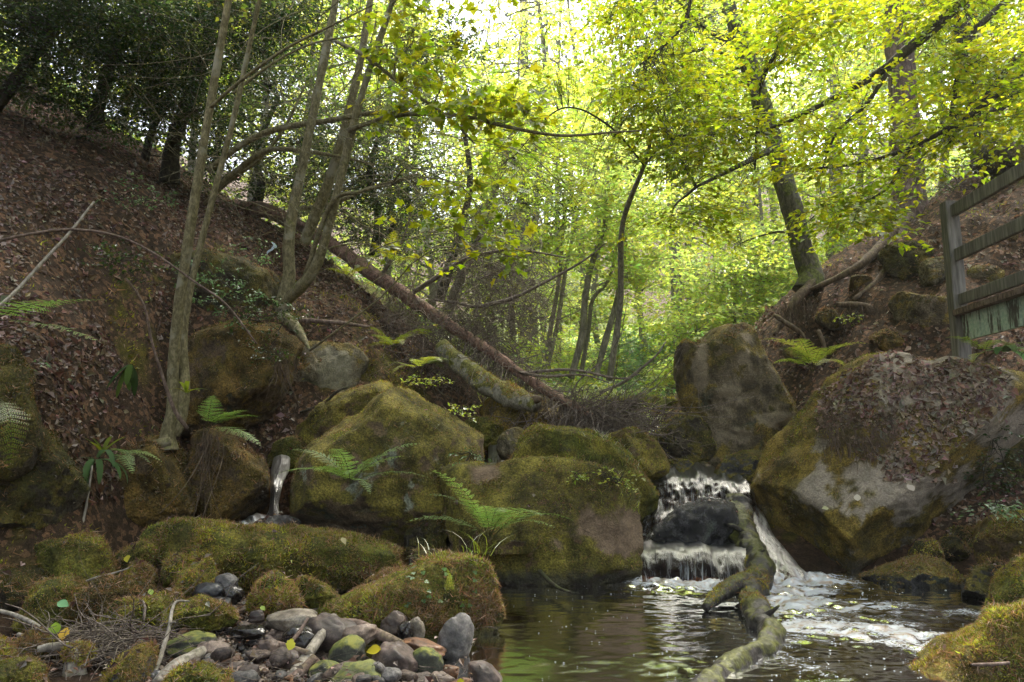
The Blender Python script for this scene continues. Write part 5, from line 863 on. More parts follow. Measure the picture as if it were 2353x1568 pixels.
V, F = tube(*W([(2780, 460, 8.8, 90), (2740, 200, 8.8, 70), (2690, -60, 8.8, 62), (2640, -350, 8.8, 50)]), 16, 40, .1, 3); link('trunk', V, F, BK['beech'], rt)
LBS = [[(2700, -120, 8.8, 34), (2480, -180, 9.0, 30), (2320, -90, 9.2, 28), (2220, -5, 9.3, 26), (2140, 70, 9.4, 25), (2088, 112, 9.5, 24), (2030, 160, 9.6, 20), (1950, 208, 9.7, 16), (1870, 250, 9.8, 12), (1810, 280, 9.9, 8), (1700, 320, 10, 4)], [(2730, 120, 8.8, 26), (2480, 130, 8.8, 20), (2353, 175, 8.9, 15), (2250, 250, 9.0, 13), (2150, 312, 9.1, 11), (2050, 355, 9.3, 9), (1960, 378, 9.5, 7), (1850, 390, 9.7, 4)],
       [(2700, -60, 8.8, 26), (2500, 0, 8.6, 22), (2360, 110, 8.5, 17), (2290, 190, 8.5, 13), (2230, 270, 8.5, 8), (2180, 330, 8.6, 4)], [(2600, -250, 8.8, 22), (2100, -200, 9.5, 20), (1860, -40, 9.7, 12), (1800, 90, 9.8, 11), (1750, 190, 9.9, 9), (1740, 290, 10, 7), (1735, 390, 10, 4)], [(2050, 150, 9.6, 12), (1990, 240, 9.5, 9), (1920, 310, 9.5, 6), (1880, 420, 9.5, 3)],
       [(2700, 60, 8.8, 24), (2420, -40, 8.8, 18), (2250, 60, 8.7, 14), (2205, 160, 8.7, 12), (2190, 240, 8.8, 10), (2170, 330, 8.9, 5)], [(2110, 300, 9.2, 10), (2050, 420, 9.5, 8), (1980, 470, 9.7, 6), (1890, 520, 10, 3)], [(1600, -200, 10, 12), (1590, -20, 9.7, 9), (1560, 70, 9.5, 7), (1470, 150, 9.3, 3)]]
for k, l in enumerate(LBS):
    V, F = tube(*W(l), 8, len(l) * 6, .1, k); link('bough', V, F, BK['dark'], rt)
NV = len(C); C = np.concatenate([C, shade_sprays(OVR, -2.5, 4.2, -5.0, 9.5, 5), shade_sprays(OV3, -2.5, 2.4, 9., 13.5, 15)]); tw = []; o, tt = crown(rt, C, 'gold', 'beech', rng, .75, 24, .09, wide=.42, tilt=.1, nj=.24, droop=.16, twig=.004); tw.append(tt)  # out-of-frame sprays join this crown, placed to keep sun off the stream
lc = np.concatenate([catmull(W(l)[0], 40)[8:] for l in LBS]); k = rng.choice(NV, NV * 2 // 3, replace=False); j = np.array([np.argmin(np.linalg.norm(lc - C[i], axis=1) + rng.random(len(lc)) * 1.6) for i in k]); t = np.linspace(0, 1, 6)[None, :, None]
q = lc[j][:, None] * (1 - t) + C[k][:, None] * t + rng.normal(size=(len(k), 1, 3)) * .1 * np.sin(t * PI); tw.append(tubes(q, np.full((len(k), 6), .0042) * np.linspace(1, .4, 6))); V, F, _ = cat_mesh(tw); tag(link('branches', V, F, BK['dark'], rt), kind='stuff')
TR = [('dark curving trunk high on the right bank behind the conifer', [(2190, 330, 13.2, 26), (2200, 230, 13, 24), (2215, 130, 12.9, 22), (2200, 40, 12.9, 18), (2215, -60, 12.9, 14)], [(2200, 60, 13, 150, 110, 70)]), ('grey trunk at the top right behind the golden boughs', [(2240, 320, 14, 32), (2235, 220, 14, 30), (2225, 120, 14, 28), (2230, -60, 14, 24)], [(2300, 60, 14, 170, 130, 80), (2330, 220, 13.6, 120, 70, 50)]), ('mossy leaning trunk reaching from the upper right corner', [(2210, 330, 12.4, 22), (2270, 270, 12.1, 24), (2340, 210, 11.8, 22), (2440, 120, 11.4, 18)], [(2400, 120, 11.4, 130, 100, 50)])]
for k, (lb, st, pf) in enumerate(TR): tree('tree', lb, [st], 'dark', pf, 'deep', 'beech', 50 + k, lr=.018, size=.085)
# ---- slim trees in the middle distance
MT = [('slim tree with two leaning stems left of the middle of the valley', [[(1028, 720, 15.5, 34), (1058, 640, 15.5, 30), (1092, 560, 15.5, 28), (1130, 460, 15.5, 24), (1165, 350, 15.4, 18), (1190, 240, 15.4, 12)], [(990, 700, 16, 24), (1030, 610, 16, 22), (1068, 540, 16, 18), (1110, 470, 16, 12)]], [(1180, 380, 15, 130, 90, 60), (1130, 500, 15, 110, 60, 40), (1230, 250, 14.6, 150, 90, 70)], 'lime'),
      ('pair of straight thin stems rising beside the dead spruce twigs', [[(1250, 850, 16.5, 16), (1268, 740, 16.5, 15), (1285, 640, 16.5, 13), (1296, 500, 16.5, 11), (1300, 400, 16.5, 8)], [(1258, 840, 16.4, 16), (1282, 740, 16.4, 15), (1300, 620, 16.4, 13), (1330, 480, 16.4, 10), (1345, 380, 16.4, 6)]], [(1290, 440, 16, 120, 70, 50), (1260, 560, 16, 90, 60, 36), (1340, 330, 16, 100, 60, 40)], 'lime'),
      ('bowed slender tree with a clean trunk in the middle of the far glade', [[(1312, 870, 15.2, 22), (1338, 770, 15.2, 22), (1345, 680, 15.2, 20), (1362, 600, 15.2, 19), (1388, 530, 15.2, 17), (1392, 460, 15.2, 14), (1398, 380, 15.2, 10)]], [(1400, 450, 14.8, 140, 70, 60), (1450, 350, 14.8, 120, 70, 50), (1380, 560, 15, 100, 50, 36)], 'pale'),
      ('S-curved slim tree right of the bowed one', [[(1368, 870, 15.4, 20), (1392, 780, 15.4, 20), (1418, 690, 15.4, 18), (1432, 600, 15.4, 17), (1440, 500, 15.4, 14), (1450, 400, 15.4, 9)], [(1335, 860, 15.5, 14), (1352, 760, 15.5, 14), (1362, 690, 15.5, 13), (1400, 640, 15.5, 10), (1418, 560, 15.5, 8)]], [(1480, 500, 15, 120, 60, 50), (1500, 600, 15.2, 110, 50, 40), (1440, 640, 15, 100, 40, 30)], 'pale'),
      ('young maple bush with bright pale leaves behind the upright pointed boulder', [[(1690, 800, 16, 14), (1688, 720, 16, 12), (1690, 620, 16, 9), (1700, 520, 16, 6)]], [(1690, 720, 15.6, 150, 60, 80), (1720, 640, 15.6, 140, 60, 70), (1640, 640, 15.8, 110, 60, 50), (1600, 760, 15, 90, 70, 46), (1560, 850, 14.6, 70, 60, 30), (1760, 560, 15.6, 110, 60, 50)], 'pale'),
      ('young lime green tree growing left of the leaning beech', [[(1770, 760, 17, 16), (1760, 640, 17, 14), (1750, 500, 17, 11), (1740, 380, 17, 7)]], [(1760, 640, 16.6, 110, 70, 50), (1700, 480, 16.6, 130, 80, 60), (1800, 760, 16, 70, 60, 26)], 'lime')]
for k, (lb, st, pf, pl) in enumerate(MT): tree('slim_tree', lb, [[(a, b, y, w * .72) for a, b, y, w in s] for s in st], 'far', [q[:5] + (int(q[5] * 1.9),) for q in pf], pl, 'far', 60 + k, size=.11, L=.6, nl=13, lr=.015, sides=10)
# rowan with feathery compound leaves in the middle
rw = empty('rowan_tree', P(1400, 870, 14.4), 'young rowan with feathery compound leaves arching over the stream', 'tree'); rng = np.random.default_rng(71)
V, F = tube(*W([(1400, 875, 14.4, 16), (1425, 700, 14, 14), (1430, 520, 13, 13), (1480, 380, 11.5, 11), (1500, 300, 10.4, 7)]), 8, 30, .1, 2); link('trunk', V, F, BK['far'], rw)
pc = np.concatenate([puffpts(q, rng)[0] for q in [(1290, 180, 9.2, 60, 40, 26), (1480, 230, 9.6, 110, 50, 34), (1600, 300, 9.7, 90, 60, 34), (1400, 330, 9.4, 130, 40, 34), (1250, 330, 9.3, 90, 45, 26), (1540, 390, 9.8, 80, 45, 22), (1180, 390, 9.6, 70, 40, 14), (1330, 420, 9.8, 90, 40, 18), (1420, 150, 9.6, 60, 40, 12)]])
n = len(pc); az = rng.uniform(0, 2 * PI, n); D = norm(np.stack([np.cos(az), np.sin(az) * .7, -.35 + rng.normal(size=n) * .3], 1)); sd = norm(np.cross(D, norm(np.array([0, -.5, 1.]) + rng.normal(size=(n, 3)) * .3))); Nn = norm(np.cross(sd, D)); LL = rng.uniform(.15, .24, n)
u = np.linspace(.2, .95, 7); Bp, Ax = [], []
for s in (-1, 1):
    for t in u: Bp.append(pc + D * (t * LL)[:, None]); Ax.append(norm(D * .45 + sd * s))
Bp.append(pc + D * LL[:, None] * .95); Ax.append(D); Bp = np.stack(Bp, 1).reshape(-1, 3); Ax = np.stack(Ax, 1).reshape(-1, 3); NN = np.repeat(Nn, 15, 0); V, F = leaf_mesh(Bp, Ax, NN, np.repeat(LL * .36, 15) * rng.uniform(.8, 1.1, n * 15), .3, .05); link('crown', V, F, LM['beech'], rw, np.repeat(np.repeat(pal_col(rng, n, 1, 'gold', .2), 15, 0), 4, 0), False)
lc = catmull(W([(1480, 380, 11.5, 9), (1400, 290, 9.6, 8), (1290, 250, 9.3, 5), (1180, 360, 9.4, 3)])[0], 30); lc2 = catmull(W([(1480, 380, 11.5, 9), (1540, 320, 9.9, 8), (1640, 310, 9.7, 4)])[0], 30); al = np.concatenate([lc, lc2]); j = np.array([np.argmin(np.linalg.norm(al - x, axis=1)) for x in pc]); t = np.linspace(0, 1, 5)[None, :, None]; q = al[j][:, None] * (1 - t) + pc[:, None] * t
V, F, _ = cat_mesh([tubes(q, np.full((n, 5), .003)), tube(lc, np.linspace(.02, .005, 30), 6, 40), tube(lc2, np.linspace(.02, .005, 30), 6, 40)]); tag(link('branches', V, F, BK['dark'], rw), kind='stuff')
# ---- tall spruces far off
def spruce(label, px, pyb, Y, w, hm, seed, z0=.3):
    rng = np.random.default_rng(seed + 900); b = P(px, pyb, Y); b[2] = float(H(b[0], b[1])[0]) - .2; rt = empty('spruce_tree', b, label, 'tree', 'tall spruces beyond the glade'); r = w * .5 * mpp(px, 600, Y)
    lean = rng.normal() * .02; zt = np.linspace(0, hm, 6); c = np.stack([b[0] + lean * zt, np.full(6, b[1]), b[2] + zt], 1); V, F = tube(c, np.linspace(r, r * .45, 6), 12, 30, .06, seed); link('trunk', V, F, BK['far'], rt)
    n = 120; t = rng.uniform(z0, 1, n); A = np.stack([b[0] + lean * t * hm, np.full(n, b[1]), b[2] + t * hm], 1); az = rng.uniform(0, 2 * PI, n); D = norm(np.stack([np.cos(az), np.sin(az), np.full(n, -.12)], 1)); L = (1.15 - t) * hm * .17 + .5; p = bezier_twigs(A, D, L, 6, rng, .15, .25); V, F = tubes(p, np.full((n, 6), .02) * np.linspace(1, .3, 6)); tag(link('branches', V, F, BK['far'], rt), kind='stuff')
    k = np.repeat(np.arange(n), 46); u = rng.uniform(.2, 1, len(k)); f = u * 5; i0 = np.minimum(f.astype(int), 4); q = p[k, i0] + (p[k, i0 + 1] - p[k, i0]) * (f - i0)[:, None]; Ax = norm(D[k] * .3 + rng.normal(size=(len(k), 3)) * .35 + np.array([0, 0, -.8])); NN = perp(Ax, rng)
    V, F = leaf_mesh(q, Ax, NN, rng.uniform(.2, .5, len(k)), .16, .03); link('crown', V, F, LM['far'], rt, np.repeat(pal_col(rng, len(k), 46, 'spruce'), 4, 0), False)
spruce('tall spruce with a straight brown trunk right of the middle, behind the pointed boulder', 1563, 790, 21, 30, 19, 1); spruce('second tall spruce just right of the straight brown trunk, paler and farther', 1592, 780, 27, 26, 22, 2); spruce('dim spruce high in the middle against the white sky', 1205, 760, 30, 30, 25, 3, .45)
spruce('far spruce trunk between the beech and the maple bush', 1660, 760, 33, 26, 22, 4); spruce('far spruce left of the slim trees behind the holly', 930, 700, 27, 34, 20, 5, .35); spruce('faint spruce trunk right behind the leaning beech', 1935, 640, 26, 26, 20, 6)
# ---- the wood behind: many broadleaved trees
def far_tree(px, Y, hm, rc, pal, seed, n=560, size=.15, zlo=.12, label='tall yellow green broadleaf tree in the wood behind the stream'):
    rng = np.random.default_rng(seed + 7000); b = P(px, 700, Y); b[2] = float(H(b[0], b[1])[0]) - .2; rt = empty('woodland_tree', b, label, 'tree', 'broadleaf trees of the wood behind the stream')
    lean = rng.normal(size=2) * .05; zt = np.linspace(0, hm * .92, 6); c = np.stack([b[0] + lean[0] * zt + .15 * rng.normal(size=6), b[1] + lean[1] * zt + .15 * rng.normal(size=6), b[2] + zt], 1); c[0] = b; r = hm * .007 + .02
    V, F = tube(c, np.linspace(r, r * .2, 6), 9, 24, .1, seed); link('trunk', V, F, BK['far'], rt); m = 15; cc = catmull(c, 50); tw, Cs = [], []
    for k in range(m):
        t = zlo + (1 - zlo) * (k + rng.random()) / m; a = cc[int(t * 40)]; az = rng.uniform(0, 2 * PI); rr = rc * (.35 + .65 * math.sin(PI * min(1, .18 + t * .8))) * rng.uniform(.35, .95); q = a + np.array([math.cos(az) * rr, math.sin(az) * rr, rr * .2 + .3]); tw.append(limb(a, q, r * .35, .012, rng, .05, 6, 4)); Cs.append(q + ellip(rng, n // m) * np.array([rc * .48, rc * .48, rc * .26]))
    C = np.concatenate(Cs); o, tt = crown(rt, C, pal, 'far', rng, .8, 12, size, droop=.12, twig=.006); tw.append(tt); V, F, _ = cat_mesh(tw); tag(link('branches', V, F, BK['far'], rt), kind='stuff')
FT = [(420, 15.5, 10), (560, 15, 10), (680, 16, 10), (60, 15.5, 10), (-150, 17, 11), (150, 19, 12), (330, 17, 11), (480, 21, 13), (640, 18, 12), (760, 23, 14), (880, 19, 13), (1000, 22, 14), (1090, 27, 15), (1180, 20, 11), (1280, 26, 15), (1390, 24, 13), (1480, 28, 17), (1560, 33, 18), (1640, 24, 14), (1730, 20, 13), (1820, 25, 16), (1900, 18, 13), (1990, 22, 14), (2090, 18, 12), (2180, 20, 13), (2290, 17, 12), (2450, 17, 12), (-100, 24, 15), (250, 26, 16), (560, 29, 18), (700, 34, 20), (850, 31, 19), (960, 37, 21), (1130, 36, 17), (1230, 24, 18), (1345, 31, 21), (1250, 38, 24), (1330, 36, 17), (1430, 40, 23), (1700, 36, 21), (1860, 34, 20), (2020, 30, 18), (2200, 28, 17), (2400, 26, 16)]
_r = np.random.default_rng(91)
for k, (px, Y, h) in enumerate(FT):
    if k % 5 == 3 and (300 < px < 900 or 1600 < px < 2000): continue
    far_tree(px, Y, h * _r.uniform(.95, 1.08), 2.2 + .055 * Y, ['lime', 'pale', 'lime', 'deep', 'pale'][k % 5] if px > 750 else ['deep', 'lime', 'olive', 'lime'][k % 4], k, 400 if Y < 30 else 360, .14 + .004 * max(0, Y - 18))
# ================================================================== FERNS, SHRUBS, GRASS
def frond_geo(base, az, e0, L, Wd, droop, rng, npair=15, npin=9):
    t = np.linspace(0, 1, 40); e = e0 - droop * t; h = np.array([math.cos(az), math.sin(az), 0]); T = h * np.cos(e)[:, None] + np.array([0, 0, 1.]) * np.sin(e)[:, None]
    p = np.array(base) + np.concatenate([[[0, 0, 0]], np.cumsum((T[:-1] + T[1:]) * .5 * L / 39, 0)]); side = np.array([h[1], -h[0], 0.]) + rng.normal(size=3) * .12; side /= np.linalg.norm(side)
    B_, A, N_, S = [], [], [], []
    for i, tt in enumerate(np.linspace(.2, .985, npair)):
        k = tt * 39; k0 = min(int(k), 38); q = p[k0] + (p[k0 + 1] - p[k0]) * (k - k0); Tq = T[k0]; n = np.cross(side, Tq); n = n if n[2] > 0 else -n
        l = Wd * min(1., (tt - .08) / .3) * (1 - tt) ** .75 * 1.15 + .006
        for s in (-1, 1):
            pd = norm(side * s + Tq * .38 - n * .12 + rng.normal(size=3) * .07); pp = norm(np.cross(n, pd)); m = max(3, int(npin * (l / Wd) + 2)); sp = l / m
            for j in range(m):
                b = q + pd * (j + .3) * sp; sz = sp * 1.35 * (1 - .55 * j / m)
                for s2 in (-1, 1): B_.append(b); A.append(pp * s2 * .85 + pd * .55); N_.append(n); S.append(sz)
    A = norm(np.array(A)); N_ = np.array(N_); N_ = norm(N_ - A * (N_ * A).sum(1, keepdims=True))
    V, F = leaf_mesh(np.array(B_), A, N_, np.array(S), .75, .05); V2, F2 = tube(p[::4], np.linspace(.0035, .001, 10) * (L / .6) ** .5, 5, 20); return V, F, V2, F2
def fern(label, px, py, Y, n, Lpx, az0, spread, e0=.9, droop=1.3, pal='bluegreen', wid=.26, seed=0, name='fern', group=None, npair=15):
    rng = np.random.default_rng(seed + 300); b = P(px, py, Y); L0 = 1.25 * Lpx * mpp(px, py, Y); rt = empty(name, b, label, 'fern', group)
    for k in range(n):
        az = math.radians(az0 + spread * ((k + .5) / n - .5) + rng.normal() * 8); L = L0 * rng.uniform(.72, 1.15); V, F, V2, F2 = frond_geo(b + rng.normal(size=3) * .015, az, e0 + rng.normal() * .18, L, L * wid, droop * rng.uniform(.75, 1.2), rng, npair)
        c = np.concatenate([np.repeat(pal_col(rng, len(V) // 4, len(V) // 4, pal, .1), 4, 0), np.tile([[.07, .07, .03]], (len(V2), 1))]); Vv, Ff, _ = cat_mesh([(V, F), (V2, F2)]); link('frond', Vv, Ff, LM['fern'], rt, c, False)
    return rt
def strap_fern(label, px, py, Y, n, Lpx, az0, spread, e0, droop, pal, wpx, seed, name='fern'):
    rng = np.random.default_rng(seed + 350); b = P(px, py, Y); k = mpp(px, py, Y); rt = empty(name, b, label, 'fern')
    for i in range(n):
        az = math.radians(az0 + spread * ((i + .5) / n - .5) + rng.normal() * 6); t = np.linspace(0, 1, 16); e = e0 + rng.normal() * .25 - droop * rng.uniform(.8, 1.2) * t; h = np.array([math.cos(az), math.sin(az), 0]); L = Lpx * k * rng.uniform(.7, 1.15)
        T = h * np.cos(e)[:, None] + np.array([0, 0, 1.]) * np.sin(e)[:, None]; p = b + np.cumsum(T, 0) * L / 16; side = np.array([h[1], -h[0], .0]); w = wpx * k * .5 * np.sin(PI * np.clip(t * .94 + .06, 0, 1)) ** .5 * (1 + .12 * np.sin(t * 40)); nn = np.cross(side, T)
        V = np.stack([p - side * w[:, None] + nn * .15 * w[:, None], p, p + side * w[:, None] + nn * .15 * w[:, None]], 1).reshape(-1, 3); a = np.arange(15)[:, None] * 3; F = np.concatenate([a + [0, 1, 4, 3], a + [1, 2, 5, 4]]); link('frond', V, F, LM['fern'], rt, np.tile(pal_col(rng, 1, 1, pal, .15), (len(V), 1)))
    return rt
fern('green fern with many fronds fanning out over the face of the midstream block', 1128, 1235, 6.8, 13, 165, -90, 230, 1.0, 1.15, 'fern', .24, 1)
fern('bracken-like fern with one long frond reaching right at the peaked boulder', 806, 1110, 7.25, 11, 135, -80, 230, .85, 1.25, 'fern', .26, 2)
fern('fern frond spread flat above the brown boulder by the side fall', 478, 985, 7.45, 5, 115, -20, 90, .75, .9, 'fern', .3, 3)
fern('light green fern frond pointing right from the left edge over the litter', -20, 740, 5.6, 3, 235, -10, 40, .35, .5, 'fern', .2, 4)
fern('yellowish fern with hanging fronds at the left edge by the rock pillar', 5, 915, 4.6, 3, 190, -70, 90, .1, 1.9, 'olive', .26, 5)
fern('small fern drooping right beside the hanging strap fern', 258, 1042, 6.7, 5, 110, -25, 60, .3, 1.0, 'fern', .24, 8)
fern('yellow green fern clump behind the crest of the huge sloping boulder', 1870, 850, 9.3, 9, 115, -90, 260, 1.0, 1.5, 'lime', .26, 9)
fern('fern growing below the peeling green boards of the footbridge', 2262, 820, 7.6, 5, 85, -100, 190, .9, 1.5, 'lime', .26, 10)
fern('golden fern at the upper end of the fallen spruce', 890, 610, 10.9, 6, 80, -60, 240, .9, 1.3, 'gold', .28, 11)
fern('upper fern of the pair behind the peaked boulder', 905, 800, 10.2, 8, 85, -90, 300, .95, 1.4, 'deep', .28, 12)
fern('lower fern of the pair behind the peaked boulder', 965, 850, 9.9, 7, 80, -60, 280, .9, 1.4, 'lime', .28, 13)
fern('tiny upright fern on the near rounded mossy head', 1040, 1368, 4.93, 2, 55, -90, 60, 1.25, .5, 'lime', .16, 14)
fern('fern tucked on the ridge under the forked tree', 800, 640, 10.6, 4, 60, -60, 200, .8, 1.3, 'gold', .28, 16)
fern('fern on the far right edge under the footbridge boards', 2345, 815, 7.4, 4, 75, -120, 160, .7, 1.3, 'fern', .26, 17)
for k, (px, py, Y) in enumerate([(1270, 915, 13), (1340, 900, 14.5), (1400, 870, 17), (1460, 860, 17), (1530, 880, 15), (1580, 900, 13.5), (1640, 860, 16), (1200, 900, 13), (1510, 845, 19), (1440, 905, 14), (1300, 870, 17), (1720, 830, 15)]):
    fern('feathery green fern in the far glade', px, py, Y, 9, 62, -90, 340, 1.0, 1.4, ['bluegreen', 'lime', 'deep'][k % 3], .3, 30 + k, group='ferns of the far glade', npair=11)
strap_fern('dark strap leaved fern hanging on the litter slope left of the sapling', 300, 836, 7.15, 9, 78, -90, 170, -.9, .5, 'holly', 15, 1)
strap_fern('strap leaved fern hanging over the dark gap between the left slabs', 222, 1058, 6.55, 10, 120, -90, 220, .2, 1.9, 'bluegreen', 14, 2)
strap_fern('upright yellow tongues of a strap fern above the hanging ones', 235, 1045, 6.6, 5, 66, -90, 200, 1.2, .7, 'deep', 9, 3)
strap_fern('strap fern with bluish tongues at the foot of the footbridge', 2312, 812, 7.5, 6, 70, -90, 230, .7, 1.9, 'bluegreen', 18, 4)
strap_fern('yellow tongued plant against the twin stemmed sapling', 428, 905, 7.2, 5, 52, -60, 160, .9, 1.2, 'deep', 10, 5)
# holly seedlings and ivy on the slopes
def shrub(name, label, px, py, Y, puffs, pal, lm, size, L, nl, seed, cat='shrub', group=None, bark='dark', twig=.003, aspect=.55):
    return tree(name, label, [[(px, py, Y, 3 if size < .06 else 9), (px + 8, py - 14, Y, 2.5 if size < .06 else 7), (px + 14, py - 26, Y, 1.5 if size < .06 else 4)]], bark, puffs, pal, lm, seed, group, cat, (), size, L, nl, False, twig, True, .006, None, 6, aspect)
for k, (lb, px, py, Y, pf, pl) in enumerate([
  ('holly seedling high on the left slope left of the sapling', 330, 470, 8.6, [(300, 440, 8.5, 70, 35, 14), (350, 455, 8.4, 50, 30, 10)], 'bluegreen'), ('low holly shrub below the long arching stem', 270, 610, 7.0, [(250, 590, 6.9, 90, 40, 20), (330, 600, 7, 60, 30, 12)], 'holly'),
  ('bluish leaved holly sprays over the dark shadowed boulder', 520, 690, 8.3, [(490, 640, 8.3, 110, 50, 34), (560, 690, 8.2, 90, 45, 28), (430, 610, 8.4, 60, 40, 14)], 'bluegreen'), ('holly shrub hanging above the brown overhanging boulder', 640, 760, 8.1, [(600, 740, 8.1, 90, 50, 30), (650, 710, 8.4, 60, 40, 16), (620, 810, 8.0, 60, 25, 12)], 'holly'),
  ('little holly seedling at the ridge left of the forked tree', 590, 600, 10.4, [(580, 570, 10.4, 50, 30, 12), (610, 590, 10.4, 40, 25, 8)], 'bluegreen'), ('small leafy seedling on the moss at the far left', 60, 860, 5.9, [(50, 840, 5.9, 40, 25, 8)], 'bluegreen'),
  ('ivy patch on the top edge of the right bank below the conifer', 2190, 440, 11.4, [(2180, 400, 11.3, 60, 60, 30), (2220, 350, 11.4, 60, 50, 24), (2150, 430, 11.5, 40, 40, 14)], 'olive'), ('small green seedling among the roots of the right bank', 1960, 730, 10.5, [(1950, 720, 10.4, 40, 18, 8)], 'lime'),
  ('wood sorrel cluster at the right edge above the flat topped block', 2285, 1180, 6.5, [(2290, 1160, 6.4, 45, 14, 12), (2330, 1170, 6.4, 30, 12, 8)], 'bluegreen'), ('leafy weeds along the back edge of the peaked boulder', 1000, 890, 8.6, [(985, 870, 8.6, 60, 18, 16), (1060, 940, 8.7, 50, 20, 12)], 'lime'),
  ('seedling with blue green leaves on the shoulder of the midstream block', 1072, 1060, 7.2, [(1075, 1040, 7.2, 26, 14, 5)], 'bluegreen'), ('weeds on the right end of the midstream block below the grass', 1420, 1110, 7.3, [(1400, 1095, 7.3, 60, 16, 12), (1320, 1090, 7.3, 40, 12, 6)], 'lime'),
  ('dark ivy trailing down the right hollow wall', 2280, 1000, 7.7, [(2280, 1010, 7.65, 70, 60, 30), (2320, 1100, 7.6, 50, 40, 18), (2260, 1090, 7.6, 50, 40, 14)], 'holly')]):
    shrub('seedling' if 'seedling' in lb else 'shrub', lb, px, py, Y, pf, pl, 'holly', .045, .18, 9, 400 + k)
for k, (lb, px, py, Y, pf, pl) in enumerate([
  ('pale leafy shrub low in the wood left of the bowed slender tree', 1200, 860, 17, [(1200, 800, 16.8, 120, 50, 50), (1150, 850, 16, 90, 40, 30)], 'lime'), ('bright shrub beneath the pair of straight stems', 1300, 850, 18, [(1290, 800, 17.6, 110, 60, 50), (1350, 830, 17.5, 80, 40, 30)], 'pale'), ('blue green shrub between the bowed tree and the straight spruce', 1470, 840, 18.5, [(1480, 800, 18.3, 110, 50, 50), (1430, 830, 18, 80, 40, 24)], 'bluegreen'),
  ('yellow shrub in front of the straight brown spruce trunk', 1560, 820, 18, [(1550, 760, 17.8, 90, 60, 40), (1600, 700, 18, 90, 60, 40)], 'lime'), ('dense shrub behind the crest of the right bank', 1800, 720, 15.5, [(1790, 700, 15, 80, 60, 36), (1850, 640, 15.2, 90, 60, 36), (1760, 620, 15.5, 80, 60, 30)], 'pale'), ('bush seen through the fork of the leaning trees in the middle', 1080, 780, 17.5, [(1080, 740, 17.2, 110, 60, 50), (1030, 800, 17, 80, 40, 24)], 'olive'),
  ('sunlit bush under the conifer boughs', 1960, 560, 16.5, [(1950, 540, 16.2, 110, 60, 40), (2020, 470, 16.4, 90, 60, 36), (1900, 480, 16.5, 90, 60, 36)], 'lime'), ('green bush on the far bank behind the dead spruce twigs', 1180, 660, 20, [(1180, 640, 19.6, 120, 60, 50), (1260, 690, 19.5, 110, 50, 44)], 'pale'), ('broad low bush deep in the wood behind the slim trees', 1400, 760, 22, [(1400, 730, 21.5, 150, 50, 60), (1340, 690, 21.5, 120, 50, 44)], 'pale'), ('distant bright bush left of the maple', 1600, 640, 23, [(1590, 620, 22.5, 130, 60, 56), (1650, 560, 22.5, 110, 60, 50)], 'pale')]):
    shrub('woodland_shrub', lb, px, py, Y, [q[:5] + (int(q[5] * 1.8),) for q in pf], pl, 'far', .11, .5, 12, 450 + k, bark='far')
# grass
def grass(label, A, Ls, rng, pal, w=.0025, bend=.5, name='grass_tuft', kind=None, nrm=None, lean=(0, 0, 0)):
    n = len(A); D = norm(rng.normal(size=(n, 3)) * .35 + np.array([0, 0, 1.]) + np.array(lean)); L = Ls * rng.uniform(.5, 1.3, n); q = norm(rng.normal(size=(n, 3)) * [1, 1, 0] + 1e-6); t = np.linspace(0, 1, 5)
    p = A[:, None] + (D[:, None] * t[None, :, None] + (q * bend)[:, None] * (t ** 2)[None, :, None]) * L[:, None, None]; p[..., 2] -= (t ** 2)[None] * L[:, None] * bend * .6
    V, F = ribbons(p, np.full((n, 5), w) * np.array([1, .9, .7, .45, .05]), norm(np.cross(q, [0, 0, 1.]))); o = link(name, V, F, LM['grass'], None, np.repeat(pal_col(rng, n, 1, pal, .25), 10, 0), False); return tag(o, label, 'grass', kind=kind)
def on_boulder(lab, n, rng, box=None, nzmin=.2):
    V, F, ob, Cw, f = BLD[lab]; p, nn = sample_mesh(V, F, n, rng, lambda c, m: (m[:, 2] > nzmin) * (1. if box is None else box(c))); return p, nn
rng = np.random.default_rng(600); LB2 = 'rounded green boulder with long grass on top behind the midstream block'
def boxpx(x0, x1, y0, y1):
    def f(c):
        d = c - CAM; yc = d[:, 1] * CP + d[:, 2] * SP; uc = -d[:, 1] * SP + d[:, 2] * CP; px = 1176.5 + FPX * d[:, 0] / yc; py = 784 - FPX * uc / yc; return ((px > x0) & (px < x1) & (py > y0) & (py < y1)).astype(float)
    return f
p, n_ = on_boulder(LB2, 420, rng, boxpx(1270, 1480, 1000, 1120), .0); grass('long fine grass spilling over the rounded green boulder', p, .2, rng, 'deep', .0022, .9)
LB1 = 'large blocky boulder in midstream with a fern on its face'
p, n_ = on_boulder(LB1, 160, rng, boxpx(1380, 1480, 1080, 1180), .1); grass('short grass at the right top of the midstream block', p, .12, rng, 'lime', .002, .8)
c0 = P(1105, 1275, 5.6); grass('few long grass blades standing behind the near rounded head', c0 + rng.normal(size=(16, 3)) * [.08, .03, .01], .3, rng, 'deep', .003, .7)
c0 = P(1000, 1285, 5.75); grass('arching grass blades at the end of the long mossy boulder', c0 + rng.normal(size=(12, 3)) * [.06, .03, .01], .22, rng, 'lime', .003, .9)
x = rng.uniform(-1.5, 9, 30000); y = rng.uniform(12.2, 24, 30000); z = H(x, y); g = fbm(np.stack([x * .5, y * .5, 0 * x], 1), 3, 5); k = (g > -.35) & (np.abs(x - 1.6 - .02 * y) > .5 * (y < 13.5)) & ((y > 15.5) | (x < 2.6)); A = np.stack([x, y, z], 1)[k]
grass('green grass and low plants covering the far glade', A, .34, rng, 'pale', .009, .6, 'grass', 'stuff')
